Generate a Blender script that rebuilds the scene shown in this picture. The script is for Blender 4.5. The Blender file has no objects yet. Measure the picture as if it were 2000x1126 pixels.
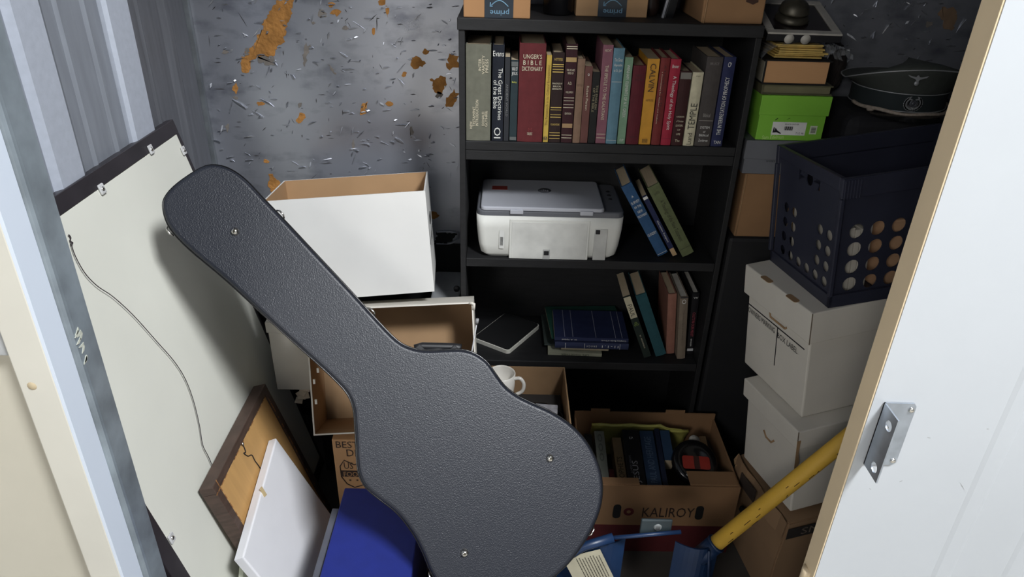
import bpy, bmesh, math, random
from mathutils import Matrix, Vector, noise
random.seed(7)
SC = bpy.context.scene
COL = SC.collection
PI = math.pi
R = math.radians

# ---------------------------------------------------------------- camera
CAM_O = Vector((0, 0, 1.68)); FPX = 1400.0
_p, _r, _y = R(28.5), R(1.7), R(-0.9)
_Rt = Vector((math.cos(_y), math.sin(_y), 0)); _Fh = Vector((-math.sin(_y), math.cos(_y), 0))
_F = _Fh*math.cos(_p) + Vector((0, 0, -math.sin(_p))); _U = _Fh*math.sin(_p) + Vector((0, 0, math.cos(_p)))
CR = _Rt*math.cos(_r) + _U*math.sin(_r); CU = _U*math.cos(_r) - _Rt*math.sin(_r); CF = _F
cam = bpy.data.objects.new('camera', bpy.data.cameras.new('camera')); COL.objects.link(cam)
cam.data.sensor_width = 36; cam.data.lens = 36*FPX/2000; cam.data.clip_start = 0.02
cam.matrix_world = Matrix(((CR.x, CU.x, -CF.x, 0), (CR.y, CU.y, -CF.y, 0), (CR.z, CU.z, -CF.z, CAM_O.z), (0, 0, 0, 1)))
SC.camera = cam

# ---------------------------------------------------------------- light
W = bpy.data.worlds.new('world'); SC.world = W; W.use_nodes = True
bg = W.node_tree.nodes['Background']; bg.inputs[0].default_value = (0.78, 0.87, 1.0, 1); bg.inputs[1].default_value = 0.17

def area(name, loc, target, sx, sy, power, color):
    l = bpy.data.lights.new(name, 'AREA'); l.shape = 'RECTANGLE'; l.size = sx; l.size_y = sy; l.energy = power; l.color = color
    o = bpy.data.objects.new(name, l); COL.objects.link(o); o.location = loc
    o.rotation_euler = (Vector(target)-Vector(loc)).to_track_quat('-Z', 'Y').to_euler(); return o
area('daylight_opening', (1.7, -1.0, 4.4), (-0.5, 1.4, 0.8), 0.8, 0.8, 240, (0.95, 0.975, 1.0))
area('left_fill', (-1.4, -2.2, 2.5), (0.45, 1.6, 0.9), 0.8, 0.8, 29, (1.0, 0.98, 0.95))  # unseen fill lamp added to brighten the door edge, file boxes and shelves
_s = bpy.data.lights.new('sun', 'SUN'); _s.energy = 7.0; _s.angle = R(1.0); _s.color = (1.0, 0.96, 0.9)
_so = bpy.data.objects.new('sun', _s); COL.objects.link(_so); _so.rotation_euler = Vector((-.25, -.8, -1)).to_track_quat('-Z', 'Y').to_euler()
SC.view_settings.view_transform = 'Standard'; SC.view_settings.look = 'None'; SC.view_settings.gamma = 1
SC.view_settings.use_curve_mapping = False
SC.view_settings.exposure = 0.28

# ---------------------------------------------------------------- helpers
def ray(x, y): return CF + CR*((x-1000)/FPX) + CU*((563-y)/FPX)
def at(x, y, X=None, Y=None, Z=None):
    r = ray(x, y)
    t = (X-CAM_O.x)/r.x if X is not None else (Y-CAM_O.y)/r.y if Y is not None else (Z-CAM_O.z)/r.z
    return CAM_O + r*t
def onplane(x, y, P0, n):
    r = ray(x, y); return CAM_O + r*(n.dot(P0-CAM_O)/n.dot(r))

def lin(c):
    return tuple((v/255/12.92 if v/255 <= .04045 else ((v/255+.055)/1.055)**2.4) for v in c)

_mats = {}
def mat(name, rgb, rough=.6, metal=0.0, var=.12, vs=18, bump=0.0, bs=150, spec=.5, stretch=None, bkind='noise', bdist=.002, alpha=1, coat=0):
    if name in _mats: return _mats[name]
    m = bpy.data.materials.new(name); m.use_nodes = True; nt = m.node_tree; N = nt.nodes; L = nt.links
    b = N['Principled BSDF']; c = lin(rgb)
    b.inputs['Roughness'].default_value = rough; b.inputs['Metallic'].default_value = metal
    b.inputs['Specular IOR Level'].default_value = spec
    if coat: b.inputs['Coat Weight'].default_value = coat; b.inputs['Coat Roughness'].default_value = .25
    tc = N.new('ShaderNodeTexCoord'); src = tc.outputs['Object']
    if stretch:
        mp = N.new('ShaderNodeMapping'); mp.inputs['Scale'].default_value = stretch; L.new(src, mp.inputs[0]); src = mp.outputs[0]
    n = N.new('ShaderNodeTexNoise'); n.inputs['Scale'].default_value = vs; n.inputs['Detail'].default_value = 5; L.new(src, n.inputs['Vector'])
    rp = N.new('ShaderNodeValToRGB'); L.new(n.outputs['Fac'], rp.inputs[0])
    rp.color_ramp.elements[0].position = .3; rp.color_ramp.elements[1].position = .7
    rp.color_ramp.elements[0].color = (*[v*(1-var) for v in c], 1); rp.color_ramp.elements[1].color = (*[min(1, v*(1+var)) for v in c], 1)
    L.new(rp.outputs[0], b.inputs['Base Color'])
    if bump:
        if bkind == 'voronoi':
            t = N.new('ShaderNodeTexVoronoi'); t.inputs['Scale'].default_value = bs; out = t.outputs['Distance']
        else:
            t = N.new('ShaderNodeTexNoise'); t.inputs['Scale'].default_value = bs; t.inputs['Detail'].default_value = 3; out = t.outputs['Fac']
        L.new(src, t.inputs['Vector'])
        bp = N.new('ShaderNodeBump'); bp.inputs['Strength'].default_value = bump; bp.inputs['Distance'].default_value = bdist
        L.new(out, bp.inputs['Height']); L.new(bp.outputs[0], b.inputs['Normal'])
    if alpha < 1: b.inputs['Alpha'].default_value = alpha
    _mats[name] = m; return m
def paint(rgb, rough=.55, **k): return mat('paint_%02x%02x%02x_%d' % (*rgb, int(rough*100)), rgb, rough, **k)
def mute(c, k=.16):
    g = .3*c[0]+.55*c[1]+.15*c[2]; return tuple(int(v+(g-v)*k) for v in c)
def cloth(rgb):
    rgb = mute(rgb); return mat('bookcloth_%02x%02x%02x' % rgb, rgb, .75, var=.1, vs=60, bump=.25, bs=900, bdist=.0006, spec=.3)

def tag(o, label=None, cat=None, group=None, kind=None):
    if label: o['label'] = label
    if cat: o['category'] = cat
    if group: o['group'] = group
    if kind: o['kind'] = kind
    return o
def T(x, y, z): return Matrix.Translation((x, y, z))
def RX(a): return Matrix.Rotation(a, 4, 'X')
def RY(a): return Matrix.Rotation(a, 4, 'Y')
def RZ(a): return Matrix.Rotation(a, 4, 'Z')
def basis(o, u, v, n):
    return Matrix(((u[0], v[0], n[0], o[0]), (u[1], v[1], n[1], o[1]), (u[2], v[2], n[2], o[2]), (0, 0, 0, 1)))
def thing(name, label, cat, M=None, group=None):
    o = bpy.data.objects.new(name, None); COL.objects.link(o); o.empty_display_size = .05
    if M is not None: o.matrix_basis = M
    return tag(o, label, cat, group)

class MB:
    def __init__(s): s.bm = bmesh.new()
    def _place(s, b2, M, mi, smooth=False):
        if M is not None: bmesh.ops.transform(b2, matrix=M, verts=b2.verts[:])
        vm = {v: s.bm.verts.new(v.co) for v in b2.verts}
        for f in b2.faces:
            try: nf = s.bm.faces.new([vm[v] for v in f.verts])
            except ValueError: continue
            nf.material_index = mi; nf.smooth = smooth
        b2.free(); return s
    def box(s, lo, hi, bev=0, M=None, mi=0, seg=2):
        b = bmesh.new(); bmesh.ops.create_cube(b, size=1)
        lo, hi = Vector(lo), Vector(hi)
        for v in b.verts: v.co = Vector([lo[i]+(hi[i]-lo[i])*(v.co[i]+.5) for i in range(3)])
        if bev: bmesh.ops.bevel(b, geom=b.edges[:], offset=bev, segments=seg, affect='EDGES', profile=.5)
        return s._place(b, M, mi, False)
    def prism(s, poly, z0, z1, M=None, bev=0, mi=0, bevtop=True, smooth=False, seg=3):
        b = bmesh.new(); n = len(poly)
        lo = [b.verts.new((p[0], p[1], z0)) for p in poly]; hi = [b.verts.new((p[0], p[1], z1)) for p in poly]
        b.faces.new(lo[::-1]); top = b.faces.new(hi)
        for i in range(n): f = b.faces.new((lo[i], lo[(i+1) % n], hi[(i+1) % n], hi[i])); f.smooth = smooth
        bmesh.ops.recalc_face_normals(b, faces=b.faces[:])
        if bev: bmesh.ops.bevel(b, geom=list(top.edges), offset=bev, segments=seg, affect='EDGES', profile=.5)
        return s._place(b, M, mi, False)
    def tube(s, pts, r, n=8, M=None, mi=0, closed=False, cap=True, r2=None):
        pts = [Vector(p) for p in pts]; b = bmesh.new(); rings = []; m = len(pts); up = None
        for i, p in enumerate(pts):
            a = pts[(i-1) % m] if (i > 0 or closed) else p; c = pts[(i+1) % m] if (i < m-1 or closed) else p
            t = (c-a).normalized()
            if up is None: up = t.orthogonal().normalized()
            up = (up - t*up.dot(t)).normalized(); w = t.cross(up)
            rr = r if r2 is None else r+(r2-r)*i/(m-1)
            rings.append([b.verts.new(p + (up*math.cos(2*PI*k/n) + w*math.sin(2*PI*k/n))*rr) for k in range(n)])
        for i in range(m if closed else m-1):
            A, B = rings[i], rings[(i+1) % m]
            for k in range(n): b.faces.new((A[k], A[(k+1) % n], B[(k+1) % n], B[k]))
        if cap and not closed: b.faces.new(rings[0][::-1]); b.faces.new(rings[-1])
        return s._place(b, M, mi, True)
    def lathe(s, prof, n=24, M=None, mi=0, sx=1, sy=1, smooth=True):
        b = bmesh.new(); rings = []
        for r, z in prof:
            rings.append([b.verts.new((r*sx*math.cos(2*PI*k/n), r*sy*math.sin(2*PI*k/n), z)) for k in range(n)] if r > 1e-6 else [b.verts.new((0, 0, z))])
        for A, B in zip(rings, rings[1:]):
            for k in range(n):
                a = [A[k % len(A)], A[(k+1) % len(A)], B[(k+1) % len(B)], B[k % len(B)]]
                u = []
                for v in a:
                    if v not in u: u.append(v)
                if len(u) >= 3: b.faces.new(u)
        return s._place(b, M, mi, smooth)
    def poly(s, pts, M=None, mi=0):
        b = bmesh.new(); b.faces.new([b.verts.new(p) for p in pts]); return s._place(b, M, mi)
    def build(s, name, m, parent=None, label=None, cat=None, group=None, kind=None, M=None):
        me = bpy.data.meshes.new(name); bmesh.ops.recalc_face_normals(s.bm, faces=s.bm.faces[:]) if getattr(s, 'fix', False) else None
        s.bm.to_mesh(me); s.bm.free()
        for x in (m if isinstance(m, (list, tuple)) else [m]): me.materials.append(x)
        o = bpy.data.objects.new(name, me); COL.objects.link(o)
        if parent is not None: o.parent = parent
        if M is not None: o.matrix_basis = M
        return tag(o, label, cat, group, kind)
def bx(name, lo, hi, m, parent=None, bev=.001, **k): return MB().box(lo, hi, bev).build(name, m, parent, **k)

_tx = {}
def text(s, o, right, up, w, h, m, parent, name='lettering', center=True):
    """flat print: the words fitted in a w x h rectangle centred on o, running along right, standing along up"""
    if s not in _tx:
        cu = bpy.data.curves.new('t', 'FONT'); cu.body = s; cu.size = 1; cu.resolution_u = 2; cu.align_x = 'LEFT'
        ob = bpy.data.objects.new('t', cu); me = bpy.data.meshes.new_from_object(ob)
        bpy.data.objects.remove(ob); bpy.data.curves.remove(cu); _tx[s] = me
    me = _tx[s].copy(); me.name = name
    xs = [v.co.x for v in me.vertices]; ys = [v.co.y for v in me.vertices]
    if not xs: return None
    x0, x1, y0, y1 = min(xs), max(xs), min(ys), max(ys)
    right, up, o = Vector(right).normalized(), Vector(up).normalized(), Vector(o); nn = right.cross(up)
    for v in me.vertices:
        a = (v.co.x-x0)/(x1-x0)-.5; b = (v.co.y-y0)/max(1e-6, (y1-y0))-.5
        v.co = o + right*(a*w) + up*(b*h) + nn*.0006
    me.materials.clear(); me.materials.append(m)
    ob = bpy.data.objects.new(name, me); COL.objects.link(ob)
    if parent is not None: ob.parent = parent
    return ob

# shared materials
BLACKWOOD = mat('black_painted_wood', (20, 20, 22), .65, var=.35, vs=8, stretch=(2, 12, 12), bump=.15, bs=60)
CARD = mat('brown_cardboard', (164, 132, 98), .85, var=.07, vs=9, bump=.05, bs=120, spec=.2)
CARDIN = mat('brown_cardboard_inside', (150, 122, 92), .9, var=.08, vs=9, spec=.2)
CARDDK = mat('kraft_cardboard', (146, 112, 80), .85, var=.08, vs=9, spec=.2)
WHITECARD = mat('white_carton_paper', (212, 211, 208), .6, var=.03, vs=7, spec=.3)
OFFWHITE = mat('off_white_carton', (205, 200, 190), .75, var=.04, vs=8, spec=.25)
PAGES = mat('page_edges', (196, 178, 150), .9, var=.12, vs=40, stretch=(60, 1, 1), spec=.1)
PAGESW = mat('white_page_edges', (200, 196, 186), .9, var=.08, vs=40, spec=.1)
INK = paint((20, 20, 24), .6); DARK = paint((14, 14, 16), .7)
CHROME = mat('nickel_plate', (215, 212, 205), .25, 1.0, var=.05)
GALV = mat('galvanised_steel', (150, 156, 160), .42, .85, var=.3, vs=14, bump=.05, bs=30)
GALV2 = mat('galvanised_post_steel', (140, 150, 158), .38, .4, var=.35, vs=11, bump=.04, bs=25)

# ---------------------------------------------------------------- setting
def struct(name, mb, m, parent=None): return mb.build(name, m, parent, kind='structure' if parent is None else None)
YB = 2.10; XL = -.885; XR = 1.5; ZC = 2.95
floor_m = mat('concrete_floor', (70, 66, 62), .85, var=.2, vs=6, bump=.1, bs=40)
struct('floor', MB().box((XL-.1, .85, -.08), (XR+.1, YB+.1, 0)), floor_m)
struct('pavement', MB().box((-5, -6, -.08), (6, .8495, -.004)), mat('pale_concrete', (178, 174, 166), .85, var=.12, vs=5, bump=.1, bs=40))
struct('ceiling', MB().box((XL-.1, .87, ZC), (XR+.1, YB+.1, ZC+.06)), mat('ceiling_steel', (90, 92, 96), .6, .3))

# back wall: silver faced insulation board with torn patches
def foil_material():
    m = bpy.data.materials.new('silver_foil_facing'); m.use_nodes = True; nt = m.node_tree; N = nt.nodes; L = nt.links
    b = N['Principled BSDF']; tc = N.new('ShaderNodeTexCoord')
    n1 = N.new('ShaderNodeTexNoise'); n1.inputs['Scale'].default_value = 5; n1.inputs['Detail'].default_value = 8; n1.inputs['Roughness'].default_value = .65
    mp = N.new('ShaderNodeMapping'); mp.inputs['Scale'].default_value = (1, 1, 2.2); L.new(tc.outputs['Object'], mp.inputs[0])
    n2 = N.new('ShaderNodeTexNoise'); n2.inputs['Scale'].default_value = 11; n2.inputs['Detail'].default_value = 8; L.new(mp.outputs[0], n2.inputs['Vector'])
    L.new(tc.outputs['Object'], n1.inputs['Vector'])
    mx = N.new('ShaderNodeMath'); mx.operation = 'ADD'; L.new(n1.outputs['Fac'], mx.inputs[0]); L.new(n2.outputs['Fac'], mx.inputs[1])
    rp = N.new('ShaderNodeValToRGB'); L.new(mx.outputs[0], rp.inputs[0])
    rp.color_ramp.elements[0].position = .7; rp.color_ramp.elements[0].color = (*lin((136, 139, 150)), 1)
    rp.color_ramp.elements[1].position = 1.3; rp.color_ramp.elements[1].color = (*lin((176, 179, 188)), 1)
    L.new(rp.outputs[0], b.inputs['Base Color'])
    b.inputs['Metallic'].default_value = .75
    rr = N.new('ShaderNodeMapRange'); rr.inputs[1].default_value = .3; rr.inputs[2].default_value = .7; rr.inputs[3].default_value = .26; rr.inputs[4].default_value = .40
    L.new(n1.outputs['Fac'], rr.inputs[0]); L.new(rr.outputs[0], b.inputs['Roughness'])
    bp = N.new('ShaderNodeBump'); bp.inputs['Strength'].default_value = .12; bp.inputs['Distance'].default_value = .004
    L.new(n2.outputs['Fac'], bp.inputs['Height']); L.new(bp.outputs[0], b.inputs['Normal'])
    return m
FOIL = foil_material()
wall_back = struct('wall_back', MB().box((XL-.05, YB, 0), (XR+.05, YB+.05, ZC)), FOIL)
TORN = mat('torn_brown_board', (158, 112, 62), .9, var=.25, vs=35, bump=.6, bs=90, bdist=.006, spec=.1)
TORNG = mat('torn_grey_paper', (112, 106, 100), .85, var=.25, vs=40, bump=.4, bs=120)
def patch(pts, m, off=.0):
    q = [at(x, y, Y=YB-.0008-off) for x, y in pts]
    out = []
    for i in range(len(q)):
        a, b = q[i], q[(i+1) % len(q)]; out.append(a)
        k = max(1, int((b-a).length/.005))
        for j in range(1, k):
            p = a.lerp(b, j/k); d = noise.noise(p*150)*.010
            out.append(p+Vector((d, 0, noise.noise(p*150+Vector((5, 3, 1)))*.010)))
    MB().prism([(p.x, p.z) for p in out], 0, .0016, M=T(0, YB+.0004-off, 0) @ RX(PI/2)).build('torn_patch', m, wall_back)
patch([(541, 0), (573, 0), (568, 30), (560, 52), (553, 84), (540, 92), (534, 110), (500, 113), (490, 120), (482, 143), (473, 141), (469, 122), (482, 98), (497, 84), (511, 58), (515, 44), (530, 20)], TORN)
patch([(500, 110), (535, 112), (536, 124), (524, 128), (503, 117)], TORNG, .001)
patch([(478, 97), (485, 94), (484, 108), (477, 108)], TORNG, .001)
def blob(cx, cy, w, h, m=TORN, ang=0.0):
    pts = []
    for k in range(9):
        a = 2*PI*k/9; rr = .55+.75*random.random()
        x, y = math.cos(a)*w*rr, math.sin(a)*h*rr
        pts.append((cx+x*math.cos(ang)-y*math.sin(ang), cy+x*math.sin(ang)+y*math.cos(ang)))
    patch(pts, m)
for q in [(460, 172, 7, 12), (587, 232, 8, 12), (656, 23, 11, 8), (647, 8, 7, 7), (815, 124, 16, 12), (857, 163, 15, 18), (886, 122, 14, 17), (884, 192, 9, 20, TORN, .4), (711, 209, 6, 15, TORN, .5),
          (757, 22, 5, 11), (745, 4, 8, 6), (730, 61, 4, 11), (598, 103, 6, 22, TORNG, .15), (533, 357, 13, 20, TORN), (690, 283, 4, 14, TORNG), (650, 138, 3, 14, TORNG, -.7), (520, 315, 7, 5), (508, 203, 8, 4), (586, 205, 4, 6, TORNG),
          (831, 100, 6, 6), (790, 146, 5, 5), (761, 204, 9, 5), (630, 27, 8, 9, TORNG), (804, 258, 4, 10, TORNG), (1855, 35, 22, 20, mat('torn_tan_board', (120, 98, 78), .9, var=.2, vs=30)), (1815, 48, 7, 6, TORNG), (612, 45, 4, 4, TORNG),
          (440, 102, 6, 4, TORNG), (444, 250, 4, 10, TORNG), (858, 185, 8, 8, TORNG), (845, 420, 12, 8, TORN), (675, 55, 6, 4, TORNG), (459, 190, 6, 4, TORNG)]:
    blob(*q)
patch([(852, 452), (893, 456), (888, 463), (884, 470), (872, 476), (850, 476)], DARK)
mb = MB()
for k in range(300):                                   # small curled flakes and dents in the facing
    x = random.uniform(410, 895) if k < 240 else random.uniform(1500, 1880); y = random.uniform(0, 340 if x < 900 else 130)
    p = at(x, y, Y=YB); a = random.choice([0, 0, .1, 1.2, -.6, .8]); l = random.uniform(.003, .013)*(1.9 if random.random() < .22 else 1); w = random.uniform(.0008, .0032)
    mb.prism([(-l, -w*.3), (-l*.3, -w), (l, 0), (l*.2, w)], 0, random.uniform(.001, .005), M=T(p.x, YB, p.z) @ RX(PI/2) @ RZ(a) @ RY(random.uniform(-.5, .5)) @ RX(random.uniform(-.5, .5)))
mb.build('flake', mat('bare_foil_flake', (160, 162, 168), .4, .8, var=.3, vs=60), wall_back, kind='stuff')
mb = MB()
for k in range(110):                                   # dark scratches and small punctures
    x = random.uniform(400, 895) if k < 90 else random.uniform(1500, 1880); y = random.uniform(0, 400 if x < 900 else 150); p = at(x, y, Y=YB)
    l = random.uniform(.002, .012)*(2 if random.random() < .15 else 1); w = random.uniform(.0005, .0016)
    mb.prism([(-l, 0), (-l*.2, -w), (l, -w*.2), (l*.3, w)], 0, .0007, M=T(p.x, YB, p.z) @ RX(PI/2) @ RZ(random.choice([0, 0, .05, .7, -1.1, 1.5])))
mb.build('scratch', paint((58, 56, 56), .8), wall_back, kind='stuff')
struct('wall_band', MB().box((XL, YB-.012, 0), (XR, YB, .70)), paint((20, 20, 22), .8))   # dark band low on the back wall
tag(MB().tube([at(853, 453, Y=YB-.006), at(878, 452, Y=YB-.006), at(895, 455, Y=YB-.008), at(896, 466, Y=YB-.008), at(884, 474, Y=YB-.006), at(872, 477, Y=YB-.006), at(852, 476, Y=YB-.006)], .0025, 6).build('foil_edge', FOIL, wall_back))

# left wall: ribbed steel sheets
wl = struct('wall_left', MB().box((XL-.04, .87, 0), (XL, YB, ZC)), GALV)
STEEL = mat('grey_steel_sheet', (140, 145, 154), .5, .25, var=.09, vs=7, stretch=(1, 8, 1), bump=.06, bs=20)
STEELB = mat('pale_steel_sheet', (176, 182, 194), .6, .1, var=.05, vs=60, bump=.12, bs=220)
STEELD = mat('dark_steel_sheet', (104, 106, 112), .5, .35, var=.14, vs=9, stretch=(1, 8, .6))
def strip(name, prof, m):
    n = len(prof); v = []; mb = MB()
    for (y0, d0), (y1, d1) in zip(prof, prof[1:]):
        mb.poly([(XL+d0, y0, 0), (XL+d0, y0, ZC), (XL+d1, y1, ZC), (XL+d1, y1, 0)])
    mb.poly([(XL, prof[0][0], 0), (XL+prof[0][1], prof[0][0], 0), (XL+prof[0][1], prof[0][0], ZC), (XL, prof[0][0], ZC)])
    mb.poly([(XL, prof[-1][0], 0), (XL, prof[-1][0], ZC), (XL+prof[-1][1], prof[-1][0], ZC), (XL+prof[-1][1], prof[-1][0], 0)])
    return mb.build(name, m, wl)
strip('steel_panel', [(.95, .004), (1.325, .004)], STEEL)
strip('steel_rib', [(1.325, .004), (1.332, .02), (1.412, .02)], STEELB)
strip('steel_panel', [(1.412, .02), (1.44, .006), (1.475, .006), (1.484, .011), (1.493, .006), (1.57, .006), (1.58, .011), (1.59, .006), (1.637, .006)], STEEL)
strip('panel_seam', [(1.6372, .002), (1.6428, .002)], DARK)
strip('steel_rib', [(1.643, .012), (1.65, .02), (1.742, .02)], STEELB)
strip('steel_panel', [(1.742, .02), (1.765, .005), (1.80, .005), (1.81, .009), (1.82, .005), (1.92, .004), (1.94, .014), (1.96, .014), (1.985, .004), (2.075, .004)], STEELD)
strip('corner_trim', [(2.075, .006), (2.085, .012), (2.098, .012)], GALV)
struct('wall_right', MB().box((XR, .87, 0), (XR+.05, YB, ZC)), mat('right_wall_steel', (84, 86, 92), .5, .3))

# door surround
CREAM = mat('cream_painted_steel', (204, 201, 190), .5, var=.05, vs=5)
CREAMW = mat('cream_corridor_wall', (190, 185, 170), .6, var=.05, vs=4)
PALEBLUE = mat('pale_trim_steel', (208, 217, 230), .5, var=.02, vs=4)
struct('wall_front', MB().box((-6, .88, 0), (-.645, .945, ZC)).box((-.645, .88, 2.62), (6, .945, ZC)).box((1.552, .9, 0), (6, .945, 2.62)), CREAMW)
t2 = struct('trim_2', MB().box((-.70, .851, 0), (-.647, .881, 2.62), .002), CREAM)
MB().box((-.6475, .8515, 0), (-.6435, .90, 2.62)).build('jamb_return', PALEBLUE, t2)
MB().poly([(-.6468, .8514, 0), (-.642, .8514, 0), (-.642, .8514, 2.62), (-.6468, .8514, 2.62)]).build('jamb_lip', PALEBLUE, t2)
t3 = struct('trim_3', MB().prism([(-.668, .902), (-.645, .902), (-.641, .904), (-.638, .908), (-.637, .913), (-.637, .955), (-.668, .955)], 0, 2.62), GALV2)
mb = MB()
for k in range(9):
    z = 1.065+random.uniform(-.025, .03); y = .9135+random.uniform(0, .01)
    mb.prism([(random.uniform(-.004, -.001), -.008), (.002, -.003), (.002, .004), (-.002, .006)], 0, .0012, M=T(-.6373, y, z) @ RY(PI/2) @ RZ(random.uniform(0, 1)))
mb.build('glue_residue', paint((190, 192, 180), .8), t3, kind='stuff')
for q in [(62, 754), (2, 541)]:
    p = at(*q, Y=.8505 if q[0] > 20 else .879)
    MB().lathe([(.0, .002), (.005, .0015), (.007, 0)], 12, M=T(p.x, p.y+.0005, p.z) @ RX(PI/2)).build('screw_cap', paint((186, 170, 140), .6), t2)
pl = thing('meter_plate', 'flat pale grey plate mounted on the cream wall outside the doorway', 'plate', T(-.70, .865, 1.085))
MB().box((-.3, -.006, 0), (-.0, .014, .13), .002).build('plate_body', mat('speckled_grey_plate', (170, 172, 172), .7, var=.08, vs=80), pl)

# the white steel door leaf
DOORW = mat('white_door_paint', (188, 192, 196), .45, var=.03, vs=3, bump=.02, bs=6)
DOORE = mat('beige_door_edge', (236, 214, 178), .55, var=.06, vs=6)
door = struct('door_1', MB().prism([(.588, .906), (.80, .906), (.808, .9038), (.83, .9038), (.838, .906), (.93, .906), (.938, .9038), (.96, .9038), (.968, .906), (1.08, .906), (1.088, .9038), (1.11, .9038), (1.118, .906), (1.55, .906), (1.55, .948), (.588, .948)], 0.01, 2.62), DOORW)
MB().box((.5855, .9075, .01), (.589, .95, 2.62), .0012).build('edge_strip', DOORE, door)
c0 = at(1560, 1108, Y=.93)
MB().tube([(c0.x+.02, .93, c0.z-.05+.012*k) for k in range(5)], .012, 10).build('edge_roll', DOORE, door)
mb = MB()                                               # scuffs
for q in [(1815, 855, 5, .2), (1930, 838, 3, .1), (1760, 940, 4, -.6), (1880, 950, 14, .9), (1870, 1050, 22, .03), (1700, 955, 3, .5)]:
    p = at(q[0], q[1], Y=.905)
    mb.prism([(-q[2]*.0008, 0), (0, -.0007), (q[2]*.0008, 0), (0, .0007)], 0, .0004, M=T(p.x, .9062, p.z) @ RX(PI/2) @ RZ(-q[3]))
mb.build('scuff', paint((150, 150, 152), .8), door, kind='stuff')
# hasp bracket on the door
br = thing('angle_bracket', 'zinc angle bracket with two holes riveted to the white door', 'bracket', T(at(1727, 785, Y=.905).x, .905, at(1715, 905, Y=.905).z))
zh = at(1727, 785, Y=.905).z - at(1715, 905, Y=.905).z
ZINC = mat('zinc_plate', (176, 184, 194), .35, .8, var=.15, vs=30)
def plate_holes(w, h, holes, t, rad=0):
    """plate in the xz plane with real round holes cut as a grid of cells (u,v,r)"""
    mb = MB(); us = sorted({0, w}); hs = sorted(holes, key=lambda q: q[1]); v0 = 0
    bounds = [0]+[(a[1]+b[1])/2 for a, b in zip(hs, hs[1:])]+[h]
    for (u, v, r), lo, hi in zip(hs, bounds, bounds[1:]):
        n = 24; ring = [(u+r*math.cos(2*PI*k/n), v+r*math.sin(2*PI*k/n)) for k in range(n)]; outer = []
        for k in range(n):
            dx, dy = math.cos(2*PI*k/n), math.sin(2*PI*k/n)
            ts = [((w-u)/dx if dx > 1e-9 else (-u/dx if dx < -1e-9 else 1e9)), ((hi-v)/dy if dy > 1e-9 else ((lo-v)/dy if dy < -1e-9 else 1e9))]
            t_ = min(ts); outer.append((u+dx*t_, v+dy*t_))
        corners = [(0, lo), (w, lo), (w, hi), (0, hi)]
        for yy in (0, t):
            for k in range(n):
                a, b = outer[k], outer[(k+1) % n]
                pts = [ring[k], a]
                for c in corners:                       # insert a corner when the edge turns
                    if abs(a[0]-b[0]) > 1e-6 and abs(a[1]-b[1]) > 1e-6:
                        if (abs(c[0]-a[0]) < 1e-6 or abs(c[1]-a[1]) < 1e-6) and (abs(c[0]-b[0]) < 1e-6 or abs(c[1]-b[1]) < 1e-6): pts.append(c); break
                pts += [b, ring[(k+1) % n]]
                P = [(p[0], yy, p[1]) for p in pts]
                mb.poly(P if yy == 0 else P[::-1])
        for k in range(n):
            a, b = ring[k], ring[(k+1) % n]; mb.poly([(a[0], 0, a[1]), (b[0], 0, b[1]), (b[0], t, b[1]), (a[0], t, a[1])])
    mb.poly([(0, 0, 0), (0, 0, h), (0, t, h), (0, t, 0)]); mb.poly([(w, 0, 0), (w, t, 0), (w, t, h), (w, 0, h)])
    mb.poly([(0, 0, h), (w, 0, h), (w, t, h), (0, t, h)]); mb.poly([(0, 0, 0), (0, t, 0), (w, t, 0), (w, 0, 0)])
    return mb
MB().prism([(0, 0), (.047, 0), (.052, .005), (.052, zh-.006), (.047, zh), (0, zh)], 0, .0025, M=RX(PI/2)).build('mounting_plate', ZINC, br)
plate_holes(.046, zh, [(.029, .018, .009), (.029, zh-.024, .009)], .0025).build('hasp_leg', ZINC, br, M=RZ(-PI/2) )
for u, v in ((.045, .010), (.045, zh-.012), (.014, zh*.62), (.012, zh*.45)):
    MB().lathe([(0, .004), (.003, .0038), (.0045, .002), (.005, 0)], 14, M=T(u, -.0025, v) @ RX(PI/2)).build('rivet', CHROME, br)

# ---------------------------------------------------------------- bookcase
SX0, SX1, SY0, SY1 = -.118, .612, 1.80, 2.085
ZS = [1.43, 1.131, .795, .453, .10]
case = thing('bookcase', 'black painted wooden bookcase of stacked shelf units against the silver wall', 'bookcase', T(0, 0, 0))
for a, b in ((SX0, SX0+.015), (SX1-.015, SX1)):
    MB().box((a, SY0, 0), (b, SY1, 1.402), .0015).build('side_panel', BLACKWOOD, case)
MB().box((SX0+.0151, SY1-.012, 0), (SX1-.0151, SY1, 1.402)).build('back_panel', BLACKWOOD, case)
for z, t, e in ((1.43, .028, .004), (1.131, .024, 0), (1.106, .026, 0), (.795, .026, 0), (.453, .026, 0), (.10, .024, 0)):
    MB().box((SX0+(.0155 if not e else -.003), SY0-e+(.002 if t == .026 else 0), z-t), (SX1-(.0155 if not e else -.001), SY1-.0125 if not e else SY1, z), .0018).build('shelf_board', BLACKWOOD, case)
MB().box((SX0+.016, SY0+.02, 0), (SX1-.016, SY0+.035, .076)).build('kick_board', BLACKWOOD, case)

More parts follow.
